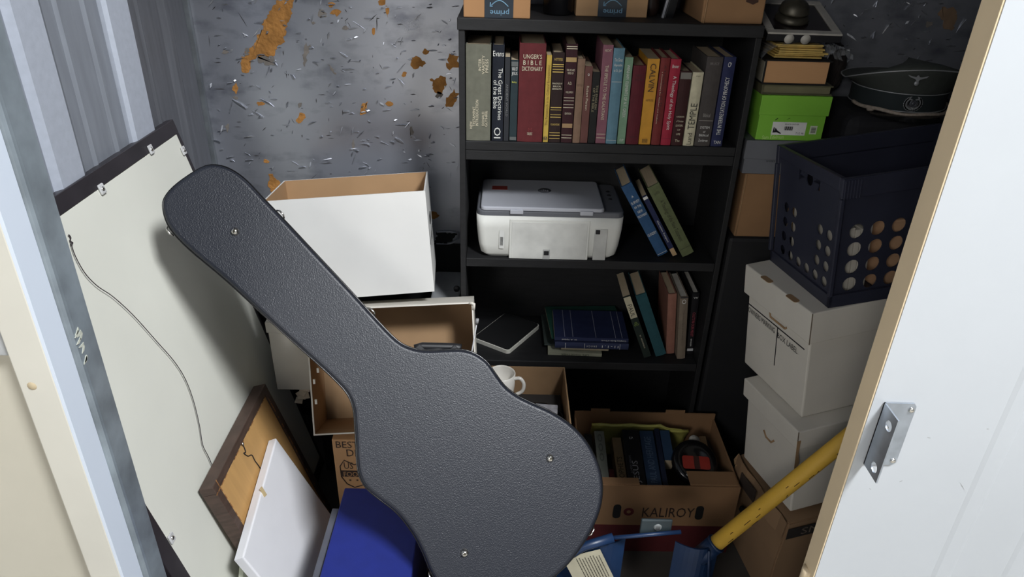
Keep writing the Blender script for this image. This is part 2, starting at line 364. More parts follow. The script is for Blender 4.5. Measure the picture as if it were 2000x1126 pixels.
# books
def book(name, label, w, d, h, M, col, texts=(), bands=(), group=None, pages=None, paper=False, headcol=None):
    """spine faces -y; texts: (words, 'd'|'u'|'h', centre along the spine 0..1, length along reading in m, letter height as share of the thickness, colour, sideways share)"""
    r = thing(name, label, 'book', M, group)
    m = cloth(col) if not paper else mat('glossycover_%02x%02x%02x' % col, mute(col), .6, var=.12, vs=30, spec=.3)
    t = .0025 if not paper else .0006; o = .003 if not paper else 0
    mb = MB()
    k = 5; sp = [(w*(i/k), -.0025*math.sin(PI*i/k) if not paper else 0) for i in range(k+1)]
    outl = sp + [(w, d), (w-t, d), (w-t, .004), (t, .004), (t, d), (0, d)]
    mb.prism(outl, 0, h); mb.build('cover', m, r)
    MB().box((t, .0045, o), (w-t, d-.003-o, h-o), .0).build('page_block', pages or PAGES, r)
    for (s, mode, c, ln, hs, tc, *sx) in texts:
        x = w*(.5+(sx[0] if sx else 0)); pos = (x, -.0027, h*c)
        ax = {'d': ((0, 0, -1), (1, 0, 0)), 'u': ((0, 0, 1), (-1, 0, 0)), 'h': ((1, 0, 0), (0, 0, 1))}[mode]
        text(s, pos, ax[0], ax[1], ln if mode != 'h' else min(ln, w*.92), w*hs if mode != 'h' else hs, paint(tc, .5), r, 'spine_title')
    for (a, b, bc) in bands:
        MB().poly([(w*.04, -.0030, h*a), (w*.96, -.0030, h*a), (w*.96, -.0030, h*b), (w*.04, -.0030, h*b)]).build('spine_band', paint(bc, .4), r)
    return r
GOLD = (200, 170, 90); WH = (215, 215, 210); CRM = (210, 200, 175)
G1 = 'books standing on the upper shelf'
def row(name, label, bl, br, top, depth, col, zs=1.131, Y=1.806, **k):
    a, b = at(bl, 276, Y=Y), at(br, 276, Y=Y); tp = at(bl+(br-bl)/2+10, top, Y=Y)
    return book(name, label, max(.006, (b.x-a.x)*.985), depth, tp.z-zs, T(a.x, Y, zs+.0005), col, **k)
row('book', 'thick olive-grey hardback with gold titles at the bookcase end of the upper row', 910.8, 957.8, 87, .155, (102, 102, 88), group=G1,
    texts=[('NEW', 'u', .17, .018, .1, CRM, -.3), ('TESTAMENT', 'u', .26, .05, .1, CRM, -.18), ('INTRODUCTION', 'u', .3, .066, .11, CRM, -.05), ('DONALD', 'u', .24, .036, .1, CRM, .2), ('GUTHRIE', 'u', .24, .04, .1, CRM, .33), ('INTER', 'u', .8, .03, .11, CRM, .06), ('VARSITY', 'u', .8, .045, .11, CRM, .2), ('PRESS', 'u', .79, .032, .11, CRM, .34)])
row('book', 'black hardback with large white sideways lettering and a round white emblem', 960.2, 982, 88, .15, (24, 28, 40), group=G1,
    texts=[('Evans', 'h', .915, .03, .013, WH), ('The Great Doctrines', 'd', .5, .128, .36, WH, .2), ('of the Bible', 'd', .5, .07, .36, WH, -.22), ('OI', 'd', .09, .028, .6, WH)])
row('book', 'very thin charcoal booklet squeezed beside the large white lettered spine', 983.4, 993, 112, .13, (44, 46, 52), group=G1, paper=True, texts=[('ANCIENT WORLD', 'd', .5, .08, .4, (120, 120, 120))])
row('book', 'dark teal paperback with a grey square panel high on its spine', 994.6, 1008.5, 118, .13, (36, 52, 58), group=G1, paper=True, texts=[('WAR OF', 'h', .9, .014, .009, WH), ('JESUS', 'h', .84, .014, .01, WH), ('Bailey', 'h', .74, .012, .006, (190, 190, 80))], bands=[(.93, .985, (90, 94, 94)), (.02, .06, (90, 94, 94))])
row('book', 'thick maroon reference hardback with three white lines of capitals on its spine', 1009.8, 1059, 85, .16, (102, 34, 38), group=G1,
    texts=[("UNGER'S", 'h', .875, .045, .0105, CRM), ('B I B L E', 'h', .815, .045, .0105, CRM), ('DICTIONARY', 'h', .755, .05, .0105, CRM), ('M', 'h', .13, .009, .01, (112, 32, 36)), ('MOODY', 'h', .095, .013, .004, CRM), ('PRESS', 'h', .08, .012, .004, CRM)], bands=[])
row('book', 'thin mustard yellow paperback with lettering running down, beside the thick maroon spine', 1060.3, 1069.8, 108, .14, (200, 164, 58), group=G1, paper=True, texts=[('The Pentateuch in its Cultural Environment', 'u', .55, .15, .5, (110, 80, 30)), ('B', 'h', .05, .01, .008, (60, 60, 60))])
row('book', 'dark brown hardback with pairs of thin gold stripes', 1071, 1093.5, 103, .15, (46, 30, 28), group=G1,
    texts=[('HITTITES', 'h', .93, .02, .006, GOLD), ('PRINCIPLES OF', 'h', .67, .024, .004, CRM), ('BIBLICAL', 'h', .64, .02, .004, CRM), ('HERMENEUTICS', 'h', .61, .024, .004, CRM), ('FOUNDATIONS', 'h', .21, .022, .005, GOLD)],
    bands=[(.87, .88, GOLD), (.85, .857, GOLD), (.82, .827, GOLD), (.79, .80, GOLD), (.40, .408, GOLD), (.375, .38, GOLD), (.32, .325, GOLD), (.29, .298, GOLD), (.11, .118, GOLD), (.08, .087, GOLD), (.045, .052, GOLD)])
row('book', 'tall dark maroon hardback with two ornate gold bands', 1095, 1116.6, 86.5, .155, (58, 26, 32), group=G1,
    texts=[('THE LIFE AND', 'h', .75, .02, .005, CRM), ('TIMES OF', 'h', .72, .015, .005, CRM), ('A.D.', 'h', .62, .01, .007, CRM), ('VOLUME II', 'h', .53, .018, .005, CRM), ('EDITION', 'h', .31, .016, .005, CRM)],
    bands=[(.975, .982, CRM), (.955, .962, CRM), (.83, .875, (170, 140, 90)), (.47, .475, CRM), (.44, .445, CRM), (.40, .405, CRM), (.37, .375, CRM), (.16, .205, (150, 120, 84)), (.08, .086, CRM), (.05, .056, CRM)])
row('book', 'plain tan cloth book between the gold banded maroon spine and a shorter rose brown book', 1118, 1132, 115, .13, (134, 104, 82), group=G1, texts=[('NOTES', 'h', .7, .012, .006, (110, 84, 66))])
row('book', 'shorter rose brown book with a small white mark near its top', 1132.8, 1147, 130, .13, (108, 64, 58), group=G1, paper=True, texts=[('Robert Pierson', 'd', .6, .06, .3, CRM), ('o', 'h', .9, .005, .006, WH)])
row('book', 'short black book with two faint lines of capitals running down', 1148, 1161.5, 141, .12, (26, 26, 26), group=G1, paper=True, texts=[('THE ENGLISH', 'd', .66, .06, .3, (150, 140, 110), .2), ('OF THE BIBLE', 'd', .62, .06, .3, (150, 140, 110), -.2)])
row('book', 'mauve pink paperback with white vertical capitals and a crumpled pale print at its foot', 1163, 1182, 88, .15, (140, 84, 100), group=G1, paper=True, texts=[('NICNT', 'h', .95, .016, .006, CRM), ('THE EPISTLE TO THE GALATIANS', 'd', .53, .135, .32, CRM)], bands=[(.06, .065, CRM), (.10, .105, CRM)])
row('book', 'sky blue hardback with three pale lines of old style lettering', 1183, 1203.6, 94, .15, (94, 136, 156), group=G1, texts=[('The Great', 'h', .885, .02, .008, WH), ('Apostle', 'h', .83, .02, .008, WH), ('to St. Joh', 'h', .775, .02, .008, WH)], bands=[(.66, .664, WH), (.04, .044, WH)])
row('book', 'mint green paperback with white capitals running down', 1205.5, 1220.5, 112, .14, (118, 156, 124), group=G1, paper=True, texts=[('WENHAM  ELEMENTS OF N.T. GREEK', 'd', .62, .13, .38, WH), ('CUP', 'h', .05, .01, .006, WH)])
row('book', 'wine red cloth book with no clear title between the mint and the orange spines', 1222.3, 1246.6, 128, .14, (100, 30, 40), group=G1, texts=[('DAILY', 'h', .88, .016, .005, (60, 16, 24)), ('STUDIES', 'h', .83, .02, .005, (60, 16, 24)), ('PHILADELPHIA', 'h', .1, .02, .004, (60, 16, 24))])
row('book', 'bright orange-yellow paperback with one dark word running down its upper half', 1247.6, 1270, 115, .14, (214, 146, 34), group=G1, paper=True, texts=[('CALVIN', 'd', .79, .068, .5, (60, 40, 20)), ('INSTITUTES', 'h', .53, .018, .005, (90, 60, 20)), ('BAKER', 'h', .06, .014, .005, (60, 40, 20)), ('BOOKS', 'h', .035, .014, .005, (60, 40, 20))])
row('book', 'brick red book with small print running down, touching the orange-yellow spine', 1272, 1289, 113, .14, (126, 44, 42), group=G1, texts=[('A Handbook of Theology', 'd', .6, .14, .3, (60, 20, 20)), ('a Commentary for teachers and students', 'd', .55, .13, .16, CRM, -.22)])
row('book', 'crimson book with white lettering running down its whole spine', 1290.6, 1310, 115, .14, (172, 34, 58), group=G1, texts=[('Bruner', 'h', .92, .016, .008, WH), ('A Theology of the Holy Spirit', 'd', .5, .135, .42, WH)], bands=[(.08, .084, (110, 20, 36))])
row('book', 'dark brown worn book with a torn pale jacket scrap at its top', 1311, 1333, 139, .14, (62, 30, 30), group=G1, texts=[('HANDBOOK', 'h', .4, .02, .004, CRM), ('of Christian', 'h', .34, .018, .005, CRM), ('LEADERS', 'h', .28, .018, .005, CRM), ('OF', 'h', .22, .008, .004, CRM), ('LIFE', 'h', .16, .01, .005, CRM), ('The', 'h', .07, .012, .006, CRM)], bands=[(.9, .985, (120, 116, 110))])
row('book', 'narrow cream book with one bold black word running up its spine', 1334.5, 1355, 141, .14, (200, 192, 160), group=G1, texts=[('TEMPLE', 'u', .41, .066, .6, (40, 40, 36)), ('Lund', 'u', .1, .03, .45, (70, 66, 56)), ('kregel', 'h', .95, .01, .004, (70, 66, 56))])
row('book', 'broad dark taupe hardback beside the narrow cream spine', 1357, 1387, 111, .16, (72, 66, 64), group=G1, texts=[('BRUCE', 'h', .93, .022, .006, (120, 116, 112)), ('Biblical', 'h', .36, .018, .009, (150, 146, 140)), ('SYSTEM', 'h', .22, .024, .006, WH), ('of', 'h', .17, .006, .005, WH), ('Biblical', 'h', .13, .024, .006, WH), ('Zondervan', 'h', .07, .024, .007, WH)], bands=[(.295, .3, (150, 146, 140))])
row('book', 'navy hardback at the end of the upper row with white lettering running up', 1389, 1411, 111, .16, (38, 44, 84), group=G1, texts=[('THE INTERPRETATION OF PROPHECY', 'u', .46, .145, .36, WH), ('TAN', 'h', .05, .018, .008, WH), ('Q', 'u', .92, .012, .3, WH)])

# printer on the second shelf, its back to us
PW = .405
pr = thing('printer', 'white and grey multifunction printer standing back to front on the middle shelf', 'printer', T(-.075, 1.808, .7955))
PWHITE = mat('printer_white_plastic', (222, 222, 216), .45, var=.02); PGREY = mat('printer_grey_plastic', (96, 98, 104), .45, var=.04); PLID = mat('printer_lid_plastic', (178, 180, 188), .4, var=.02)
def rrect(x0, y0, x1, y1, r, n=5):
    out = []
    for cx, cy, a0 in ((x1-r, y0+r, -PI/2), (x1-r, y1-r, 0), (x0+r, y1-r, PI/2), (x0+r, y0+r, PI)):
        for k in range(n+1): a = a0+PI/2*k/n; out.append((cx+r*math.cos(a), cy+r*math.sin(a)))
    return out
mb = MB(); lv = [(.0, .026, .012), (.012, .012, .004), (.04, .006, .002), (.09, .001, .0), (.126, 0, 0)]
b = bmesh.new(); rings = []
for z, ix, iy in lv: rings.append([b.verts.new((x, y, z)) for x, y in rrect(ix, iy, PW-ix, .225-iy, .022)])
b.faces.new(rings[0][::-1]); b.faces.new(rings[-1])
for A, B in zip(rings, rings[1:]):
    for k in range(len(A)): b.faces.new((A[k], A[(k+1) % len(A)], B[(k+1) % len(A)], B[k]))
mb._place(b, None, 0, True); mb.build('body', PWHITE, pr)
MB().prism(rrect(.001, .001, PW-.001, .224, .022), .1265, .143, bev=.006, smooth=True).build('top_bezel', PGREY, pr)
MB().prism(rrect(.012, -.001, PW-.056, .218, .014), .1435, .153, bev=.004, smooth=True).build('scanner_lid', PLID, pr)
for u in (.092, .282): MB().box((u, -.005, .134), (u+.036, .012, .147), .002).build('lid_hinge', PLID, pr)
rd = MB().box((.092, -.0025, .0), (.312, .01, .118), .0015).build('rear_door', PWHITE, pr)
MB().box((.098, -.0034, .004), (.306, -.002, .111), .0008).build('door_inset', mat('printer_white_inset', (214, 214, 209), .5), rd)
MB().box((.186, -.0042, .0), (.206, .002, .03), .001).build('socket_plate', mat('printer_notch', (170, 170, 168), .5), pr)
MB().box((.189, -.0052, .013), (.203, -.002, .026), .001).build('power_socket', INK, pr)
MB().box((.3265, -.002, .0), (.362, .004, .094), .001).build('cable_recess', mat('printer_recess', (196, 196, 192), .5), pr)
MB().box((.329, -.0045, .08), (.341, .002, .092), .001).build('usb_port', INK, pr)
MB().poly([(.064, .0012, .03), (.078, .0002, .03), (.078, -.0006, .085), (.064, .0004, .085)], M=T(0, -.0022, 0)).build('rating_label', paint((226, 226, 222), .4), pr)
mb = MB()
for k in range(16): mb.poly([(.0665, -.0032, .04+k*.0016), (.0745, -.0034, .04+k*.0016), (.0745, -.0034, .0408+k*.0016), (.0665, -.0032, .0408+k*.0016)])
mb.build('barcode', INK, pr)
MB().box((.04, .13, .1531), (.084, .158, .1538)).build('red_sticker', paint((150, 60, 52), .5), pr)
MB().lathe([(0, .0006), (.0185, .0006), (.0185, 0)], 28, M=T(.19, .13, .1531)).build('round_emblem', PGREY, pr)
text('hp', (.19, .13, .1534), (-1, 0, 0), (0, -1, 0), .021, .022, paint((190, 192, 200), .4), pr, 'emblem_letters')
for x, y in ((.376, .1), (.376, .13), (.376, .16)): MB().lathe([(0, .002), (.005, .0018), (.006, 0)], 12, M=T(x, y, .143)).build('button', INK, pr)

def lean(name, label, bl, br, tl, zs, depth, col, **k):
    a = at(*bl, Z=zs); Y = a.y; c = at(*tl, Y=Y); v = Vector((c.x-a.x, c.z-zs)); th = math.atan2(v.x, v.y)
    b2 = at(br[0], br[1], Y=Y); w = math.hypot(b2.x-a.x, b2.z-a.z)
    dz = 0 if th < 0 else w*math.sin(th)
    return book(name, label, w*.97, depth, v.length, T(a.x, Y, zs+.0006+dz) @ RY(th), col, **k)
G2 = 'books leaning on the middle shelf'
lean('book', 'blue cloth hardback leaning against the printer', (1285, 501), (1305, 492), (1213, 366), .795, .15, (44, 84, 128), group=G2,
     texts=[('A', 'h', .84, .006, .007, WH), ('SURVEY', 'h', .765, .024, .008, WH), ('OF THE', 'h', .70, .02, .007, WH), ('NEW', 'h', .635, .014, .008, WH), ('TESTAMENT', 'h', .575, .03, .007, WH), ('GUNDRY', 'h', .31, .026, .009, WH)], bands=[(.025, .03, WH)])
lean('book', 'slim navy paperback with a tan foot sandwiched between blue and olive leaning books', (1314, 501), (1323, 497), (1254, 385), .795, .13, (34, 42, 84), group=G2, paper=True,
     texts=[('Christian Religion', 'd', .42, .075, .45, WH)], bands=[(.01, .13, (190, 160, 120)), (.95, .99, WH)])
lean('book', 'olive green thick hardback leaning on the slim navy paperback', (1333, 502), (1356, 492), (1264, 368), .795, .16, (98, 106, 68), group=G2,
     texts=[('A Theology of the New Testament', 'd', .5, .14, .42, (46, 48, 28)), ('LADD', 'h', .9, .014, .007, (46, 48, 28))], bands=[(.1, .106, (60, 62, 38))])
G3 = 'books standing on the lower shelf'
lean('book', 'dark green paperback with a cream upper spine leaning beside the flat stack', (1258, 699), (1272, 694), (1216.5, 581), .453, .15, (34, 46, 40), group=G3, paper=True,
     texts=[('PAUL', 'd', .78, .044, .55, (40, 40, 36)), ('B.J. RIDDERBOS', 'd', .27, .05, .22, CRM), ('o', 'h', .58, .008, .007, (120, 140, 70)), ('oo', 'h', .55, .014, .007, (120, 140, 70))], bands=[(.66, .995, (196, 188, 160))])
lean('book', 'plain teal cloth hardback leaning on the cream and dark green spine', (1281, 696), (1301, 688), (1241, 578), .453, .15, (36, 84, 92), group=G3)
lean('book', 'plain salmon pink cloth book standing upright on the lower shelf', (1300.5, 690), (1317, 690), (1305, 574), .453, .15, (154, 100, 82), group=G3)
lean('book', 'taupe jacketed book with a white round emblem high on its spine', (1322, 700), (1338, 700), (1328, 580), .453, .16, (128, 112, 94), group=G3, pages=PAGESW, texts=[('O', 'h', .93, .012, .015, WH), ('The Discovery of the Mind', 'd', .55, .1, .2, (80, 70, 60))], bands=[(.985, 1.0, (40, 40, 48))])
lean('book', 'black book with pink lettering running down at the end of the lower row', (1340, 691), (1353, 691), (1353, 572), .453, .15, (24, 22, 26), group=G3, pages=PAGESW, texts=[('CULTS IN OUR MIDST', 'd', .5, .085, .42, (170, 70, 84)), ('SINGER', 'd', .2, .028, .2, WH), ('W', 'h', .93, .014, .006, WH)], bands=[(.06, .1, (200, 200, 200))])

# flat stack on the lower shelf
G4 = 'books lying flat on the lower shelf'
def flat(name, label, x0, y0, z, w, d, t, yaw, col, **k):
    """a book lying on its side: spine to the viewer"""
    M = T(x0, y0, z) @ RZ(yaw) @ Matrix(((0, 0, 1, 0), (0, 1, 0, 0), (1, 0, 0, 0), (0, 0, 0, 1)))
    M = T(x0, y0, z) @ RZ(yaw) @ RY(PI/2) @ T(-t, 0, 0)
    return book(name, label, t, d, w, M, col, **k)
flat('book', 'worn pale green paperback at the bottom of the flat stack', .145, 1.838, .4535, .165, .19, .011, -.03, (150, 150, 128), group=G4, paper=True, texts=[('LIFE TOGETHER', 'd', .5, .085, .6, (70, 76, 56))])
flat('book', 'dark grey-green hardback lying under the navy book', .135, 1.872, .465, .19, .18, .006, .02, (56, 66, 62), group=G4)
flat('book', 'thin tan booklet poking out just above the worn pale green paperback', .185, 1.842, .4715, .145, .15, .005, -.02, (150, 136, 112), group=G4, paper=True)
flat('book', 'navy hardback with white upright marks on its spine, lower of two navy books', .165, 1.842, .477, .225, .17, .021, -.01, (44, 52, 88), group=G4, texts=[('I I - I . I', 'd', .75, .05, .4, WH), ('E N O C H', 'd', .5, .03, .3, WH)], bands=[(.14, .146, WH), (.4, .404, WH), (.88, .884, WH)])
en = flat('book', 'navy paperback with a handwritten style title on its cover, uppermost of two navy books', .163, 1.844, .5032, .225, .165, .012, -.015, (40, 48, 86), group=G4, paper=True, texts=[('Complete Books of Enoch', 'd', .8, .075, .5, WH), ('Dr. A. Nyland', 'd', .2, .045, .5, WH)])
# print on the upper cover (local -x side faces up, -z runs to the viewer's right)
for s, zz, yy, L_, H_ in (('Complete', .10, .055, .06, .014), ('Books of Enoch', .085, .075, .085, .014), ('of history', .175, .07, .06, .01)):
    text(s, (-.0004, yy+.01, zz), (0, 1, 0), (0, 0, 1), L_, H_, paint(WH, .5), en, 'cover_title')
mb = MB()
for zz in (.205, .185, .125, .055, .03): mb.poly([(-.0004, .002, zz), (-.0004, .163, zz), (-.0004, .163, zz+.0015), (-.0004, .002, zz+.0015)])
mb.build('cover_line', paint((150, 154, 170), .5), en)
flat('folder', 'thin dark green folder poking out behind the two navy books', .155, 1.858, .4985, .235, .19, .0045, .07, (30, 74, 62), group=G4, paper=True)['category'] = 'folder'
# white cased slab
sl = thing('tablet_case', 'flat black slab with a white rim lying on the lower shelf', 'case', T(.024, 1.834, .4535) @ RZ(math.atan2(.18, .116)))
MB().prism(rrect(0, 0, .19, .135, .012), 0, .013, bev=.001).build('rim', mat('white_rim_plastic', (206, 204, 194), .5), sl)
MB().prism(rrect(.003, .003, .187, .132, .01), .0132, .0145).build('top_face', DARK, sl)

# things on top of the bookcase
def tape_print(p, x0, x1, z0, z1, y, m=None):
    MB().box((x0, y-.0008, z0), (x1, y, z1)).build('packing_tape', mat('dark_packing_tape', (34, 44, 54), .35), p)
    BL = paint((110, 150, 176), .5); w = x1-x0
    for k in range(3):
        zc = z0+.014+k*.05
        text('prime', (x0+w*.52, y-.0010, zc), (-1, 0, 0), (0, 0, -1), w*.66, .015, BL, p, 'tape_lettering')
        pts = [(x0+w*(.2+.62*i/12), y-.0012, zc+.012+.013*math.sin(PI*i/12)) for i in range(13)]
        mb = MB().tube(pts, .0013, 6).tube([(x0+w*.2, y-.0012, zc+.021), (x0+w*.19, y-.0012, zc+.011), (x0+w*.28, y-.0012, zc+.012)], .0011, 6); mb.build('tape_arrow', BL, p)
b1 = thing('shipping_carton', 'brown shipping carton with dark printed tape at the bookcase corner nearest the torn wall', 'carton', T(-.106, 1.803, 1.4305), 'cartons on top of the bookcase')
MB().box((0, 0, 0), (.158, .2, .2), .002).build('carton_body', mat('orange_cardboard', (164, 122, 82), .85, var=.06, vs=8), b1); tape_print(b1, .05, .118, .0, .2, -.0004)
b2 = thing('shipping_carton', 'pale brown shipping carton with dark printed tape in the middle of the bookcase top', 'carton', T(.166, 1.874, 1.4305), 'cartons on top of the bookcase')
MB().box((0, 0, 0), (.176, .17, .2), .002).build('carton_body', CARD, b2); tape_print(b2, .054, .124, .0, .2, -.0004)
b3 = thing('carton', 'large plain brown carton at the bookcase corner nearest the desk bell', 'carton', T(.462, 1.812, 1.4305) @ RZ(.02), 'cartons on top of the bookcase')
MB().box((0, 0, 0), (.148, .22, .22), .003).build('carton_body', CARDDK, b3)
MB().tube([(.006, -.001, .0), (.014, -.001, .2)], .0016, 6).build('corner_crease', CARD, b3)
MB().prism([(.1, .05), (.118, .044), (.13, .05), (.128, .06), (.1, .06)], 0, .0005, M=RX(PI/2)).build('print_mark', paint((60, 36, 24), .6), b3)
cy = thing('thermos', 'black glossy cylinder standing between the two taped shipping cartons', 'container', T(.124, 1.905, 1.4305))
MB().lathe([(0, 0), (.034, 0), (.037, .003), (.037, .2), (.03, .215), (0, .215)], 32).build('vessel', mat('black_gloss', (16, 16, 18), .2), cy)
MB().lathe([(.0375, .18), (.039, .182), (.039, .19), (.0375, .192)], 32).build('collar', INK, cy)
pf = thing('picture_frame', 'dark frame with a silver edge leaning on top of the bookcase', 'frame', T(.38, 1.88, 1.4305) @ RY(.18))
MB().box((0, 0, 0), (.006, .012, .2), .001).build('silver_edge', mat('silver_edge_metal', (150, 152, 158), .4, .4), pf)
MB().box((.007, .002, 0), (.03, .16, .2), .002).build('frame_body', mat('black_gloss', (16, 16, 18), .2), pf)
tr = tag(MB().lathe([(0, 0), (.02, 0), (.026, .02), (.02, .05), (.024, .09), (.012, .12), (0, .125)], 16).build('ornament', mat('dark_carved_wood', (46, 34, 30), .4), M=T(.357, 1.93, 1.4305)), 'small dark ornament standing between the pale carton and the leaning frame', 'ornament')

# ---------------------------------------------------------------- stack beside the bookcase
def shoebox(name, label, x0, z0, w, d, hb, hl, mb_, ml, Y=1.83, yaw=0, over=.004, group=None):
    r = thing(name, label, 'box', T(x0, Y, z0) @ RZ(yaw), group)
    MB().box((0, 0, 0), (w, d, hb+hl*.5), .0012).build('base', mb_, r)
    MB().box((-over, -over, hb), (w+over, d+over, hb+hl), .0012).build('lid', ml, r); return r
tk = tag(MB().box((.63, 1.825, 0), (1.45, 2.085, .866), .012).build('footlocker', paint((20, 20, 23), .7)), 'plain black trunk standing on the floor beside the bookcase', 'trunk')
bc = thing('carton', 'brown carton with a pale tape patch under the grey shoe boxes', 'carton', T(.645, 1.832, .8665))
MB().box((0, 0, 0), (.235, .24, .184), .004).build('carton_body', CARDDK, bc)
MB().box((.118, -.0008, .002), (.235, .0, .085)).build('tape_patch', mat('pale_tape', (176, 144, 108), .5), bc)
MB().tube([(.004, -.0005, .004), (.004, -.0005, .18)], .0015, 6).build('corner_crease', CARD, bc)
GREYB = mat('grey_shoebox_card', (104, 106, 112), .7, var=.04)
gb = shoebox('shoe_box', 'plain grey shoe box lying under the bright green shoe box', .634, 1.0515, .174, .22, .042, .05, GREYB, GREYB)
text('SHOES', (.07, -.0003, .036), (1, 0, 0), (0, 0, 1), .024, .005, INK, gb)
GREEN = mat('lime_green_card', (128, 190, 62), .55, var=.03); 
gr = shoebox('shoe_box', 'bright lime green shoe box with a white size label', .652, 1.1445, .172, .21, .066, .05, GREEN, GREEN, over=.004)
MB().box((.038, -.001, .014), (.126, 0, .048)).build('size_label', paint((226, 226, 222), .5), gr)
mb = MB()
for k in range(12): mb.box((.07+k*.0018, -.0014, .027), (.0708+k*.0018+.0004*(k % 3), -.0009, .037))
mb.build('barcode', INK, gr)
text('BLACK LEATHER', (.088, -.0011, .043), (1, 0, 0), (0, 0, 1), .036, .0035, INK, gr); text('7 1/2  A6', (.112, -.0011, .020), (1, 0, 0), (0, 0, 1), .02, .005, INK, gr)
MB().prism([(.041, .02), (.052, .021), (.062, .017), (.064, .019), (.053, .026), (.047, .033), (.0455, .024), (.0445, .034), (.042, .034)], 0, .0003, M=T(0, -.001, 0) @ RX(PI/2)).build('shoe_print', INK, gr)
MB().box((.137, -.001, .018), (.155, 0, .04)).build('size_label', paint((206, 214, 190), .5), gr)
mb = MB()
for k in range(6): mb.box((.14, -.0014, .022+k*.0024), (.152, -.0009, .0232+k*.0024))
mb.build('label_print', INK, gr)
text('Sam Edelman', (.045, -.0003, .008), (1, 0, .05), (0, 0, 1), .056, .010, paint((200, 226, 150), .5), gr)
MB().prism([(.04, .054), (.046, .059), (.047, .058), (.041, .053)], 0, .0005, M=T(0, -.0045, 0) @ RX(PI/2)).build('scuff', INK, gr)
MB().prism([(.07, .056), (.078, .06), (.078, .059)], 0, .0005, M=T(0, -.0045, 0) @ RX(PI/2)).build('scuff', INK, gr)
def lying(name, label, x0, y0, z, w, d, t, col, pages, yaw=0):
    """book lying flat, fore edge to the viewer, its spine at the bookcase side"""
    r = thing(name, label, 'book', T(x0, y0, z) @ RZ(yaw))
    cm = cloth(col)
    MB().box((0, 0, 0), (w, d, .003)).box((0, 0, t-.003), (w, d, t)).box((-.003, 0, 0), (.002, d, t), .001).build('cover', cm, r)
    MB().box((.0022, .004, .0032), (w-.005, d-.004, t-.0032)).build('page_block', pages, r); return r
lying('book', 'thin olive brown book lying directly on the lime green shoe box', .648, 1.832, 1.2615, .178, .2, .024, (90, 88, 62), mat('olive_pages', (112, 108, 82), .9))
bk = lying('book', 'thick black covered book lying with its tan page edges outward', .645, 1.834, 1.2862, .165, .2, .06, (30, 28, 28), mat('tan_page_edges', (196, 150, 106), .9, var=.06, vs=50, stretch=(1, 1, 60)))
MB().box((-.0042, 0, .006), (-.0032, .2, .055)).build('spine_jacket', paint((150, 144, 128), .6), bk)
bag = thing('plastic_bag', 'clear crumpled plastic bag of yellow papers under the picture frame', 'bag', T(.66, 1.838, 1.3468))
mb = MB()
for k in range(7): mb.box((random.uniform(0, .02), random.uniform(0, .01), .002+k*.005), (.12+random.uniform(0, .02), .17, .006+k*.005), .001, M=RZ(random.uniform(-.05, .05)))
mb.build('yellow_papers', mat('yellow_paper', (196, 166, 92), .7, var=.2, vs=50), bag)
def crumple(name, lo, hi, m, parent, n=14, amp=.008):
    b = bmesh.new(); bmesh.ops.create_grid(b, x_segments=n, y_segments=n, size=.5)
    for v in b.verts:
        u, w = v.co.x+.5, v.co.y+.5; e = noise.noise(Vector((u*9, w*9, lo[0]*30)))*amp
        v.co = Vector((lo[0]+(hi[0]-lo[0])*u+e, lo[1]+(hi[1]-lo[1])*w, lo[2]+(hi[2]-lo[2])*abs(math.sin(u*PI))**.5+noise.noise(Vector((u*14, w*6, 3)))*amp))
    mb = MB(); mb._place(b, None, 0, False); return mb.build(name, m, parent)
FILM = mat('clear_film', (210, 214, 220), .12, var=.05, alpha=.28, spec=.8)
crumple('bag_film', (-.03, -.004, -.0), (.175, .16, .042), FILM, bag); crumple('bag_tail', (.135, -.004, .004), (.20, .12, .03), FILM, bag)
fr = thing('photo_frame', 'black and white photo frame lying flat under the desk bell', 'frame', T(.634, 1.836, 1.390) @ RZ(-.03) @ RX(.26))
FW, FD = .182, .205
OLDWHITE = mat('worn_white_frame', (176, 172, 164), .6, var=.15, vs=30)
MB().box((0, 0, 0), (FW, FD, .017), .0015).build('frame_body', INK, fr)
for lo, hi in (((0, 0, .0172), (FW, .02, .022)), ((0, FD-.02, .0172), (FW, FD, .022)), ((0, .0202, .0172), (.02, FD-.0202, .022)), ((FW-.02, .0202, .0172), (FW, FD-.0202, .022))):
    MB().box(lo, hi, .0015).build('frame_rail', OLDWHITE, fr)
MB().box((.0205, .0205, .0172), (FW-.0205, FD-.0205, .0185)).build('picture', mat('dark_photo', (34, 28, 30), .2, var=.4, vs=12), fr)
for u in (.055, .095): MB().lathe([(0, .001), (.012, .0008), (.012, 0)], 16, M=T(u, -.0005, .007) @ RX(PI/2)).build('side_button', OLDWHITE, fr)
be = thing('desk_bell', 'tarnished brass desk bell standing on the flat photo frame', 'bell', fr.matrix_basis @ T(.078, .085, .0188) @ Matrix.Scale(1.12, 4))
BRASS = mat('tarnished_brass', (88, 84, 74), .45, .7, var=.25, vs=40)
MB().lathe([(0, 0), (.036, 0), (.038, .004), (.034, .012), (.028, .016), (0, .016)], 32).build('base', BRASS, be)
MB().lathe([(.030, .018), (.034, .02), (.0335, .024), (.030, .034), (.022, .042), (.010, .047), (.004, .048), (0, .048)], 40).build('dome', BRASS, be)
MB().tube([(0, 0, .048), (0, 0, .075)], .0025, 8).build('plunger', CHROME, be)

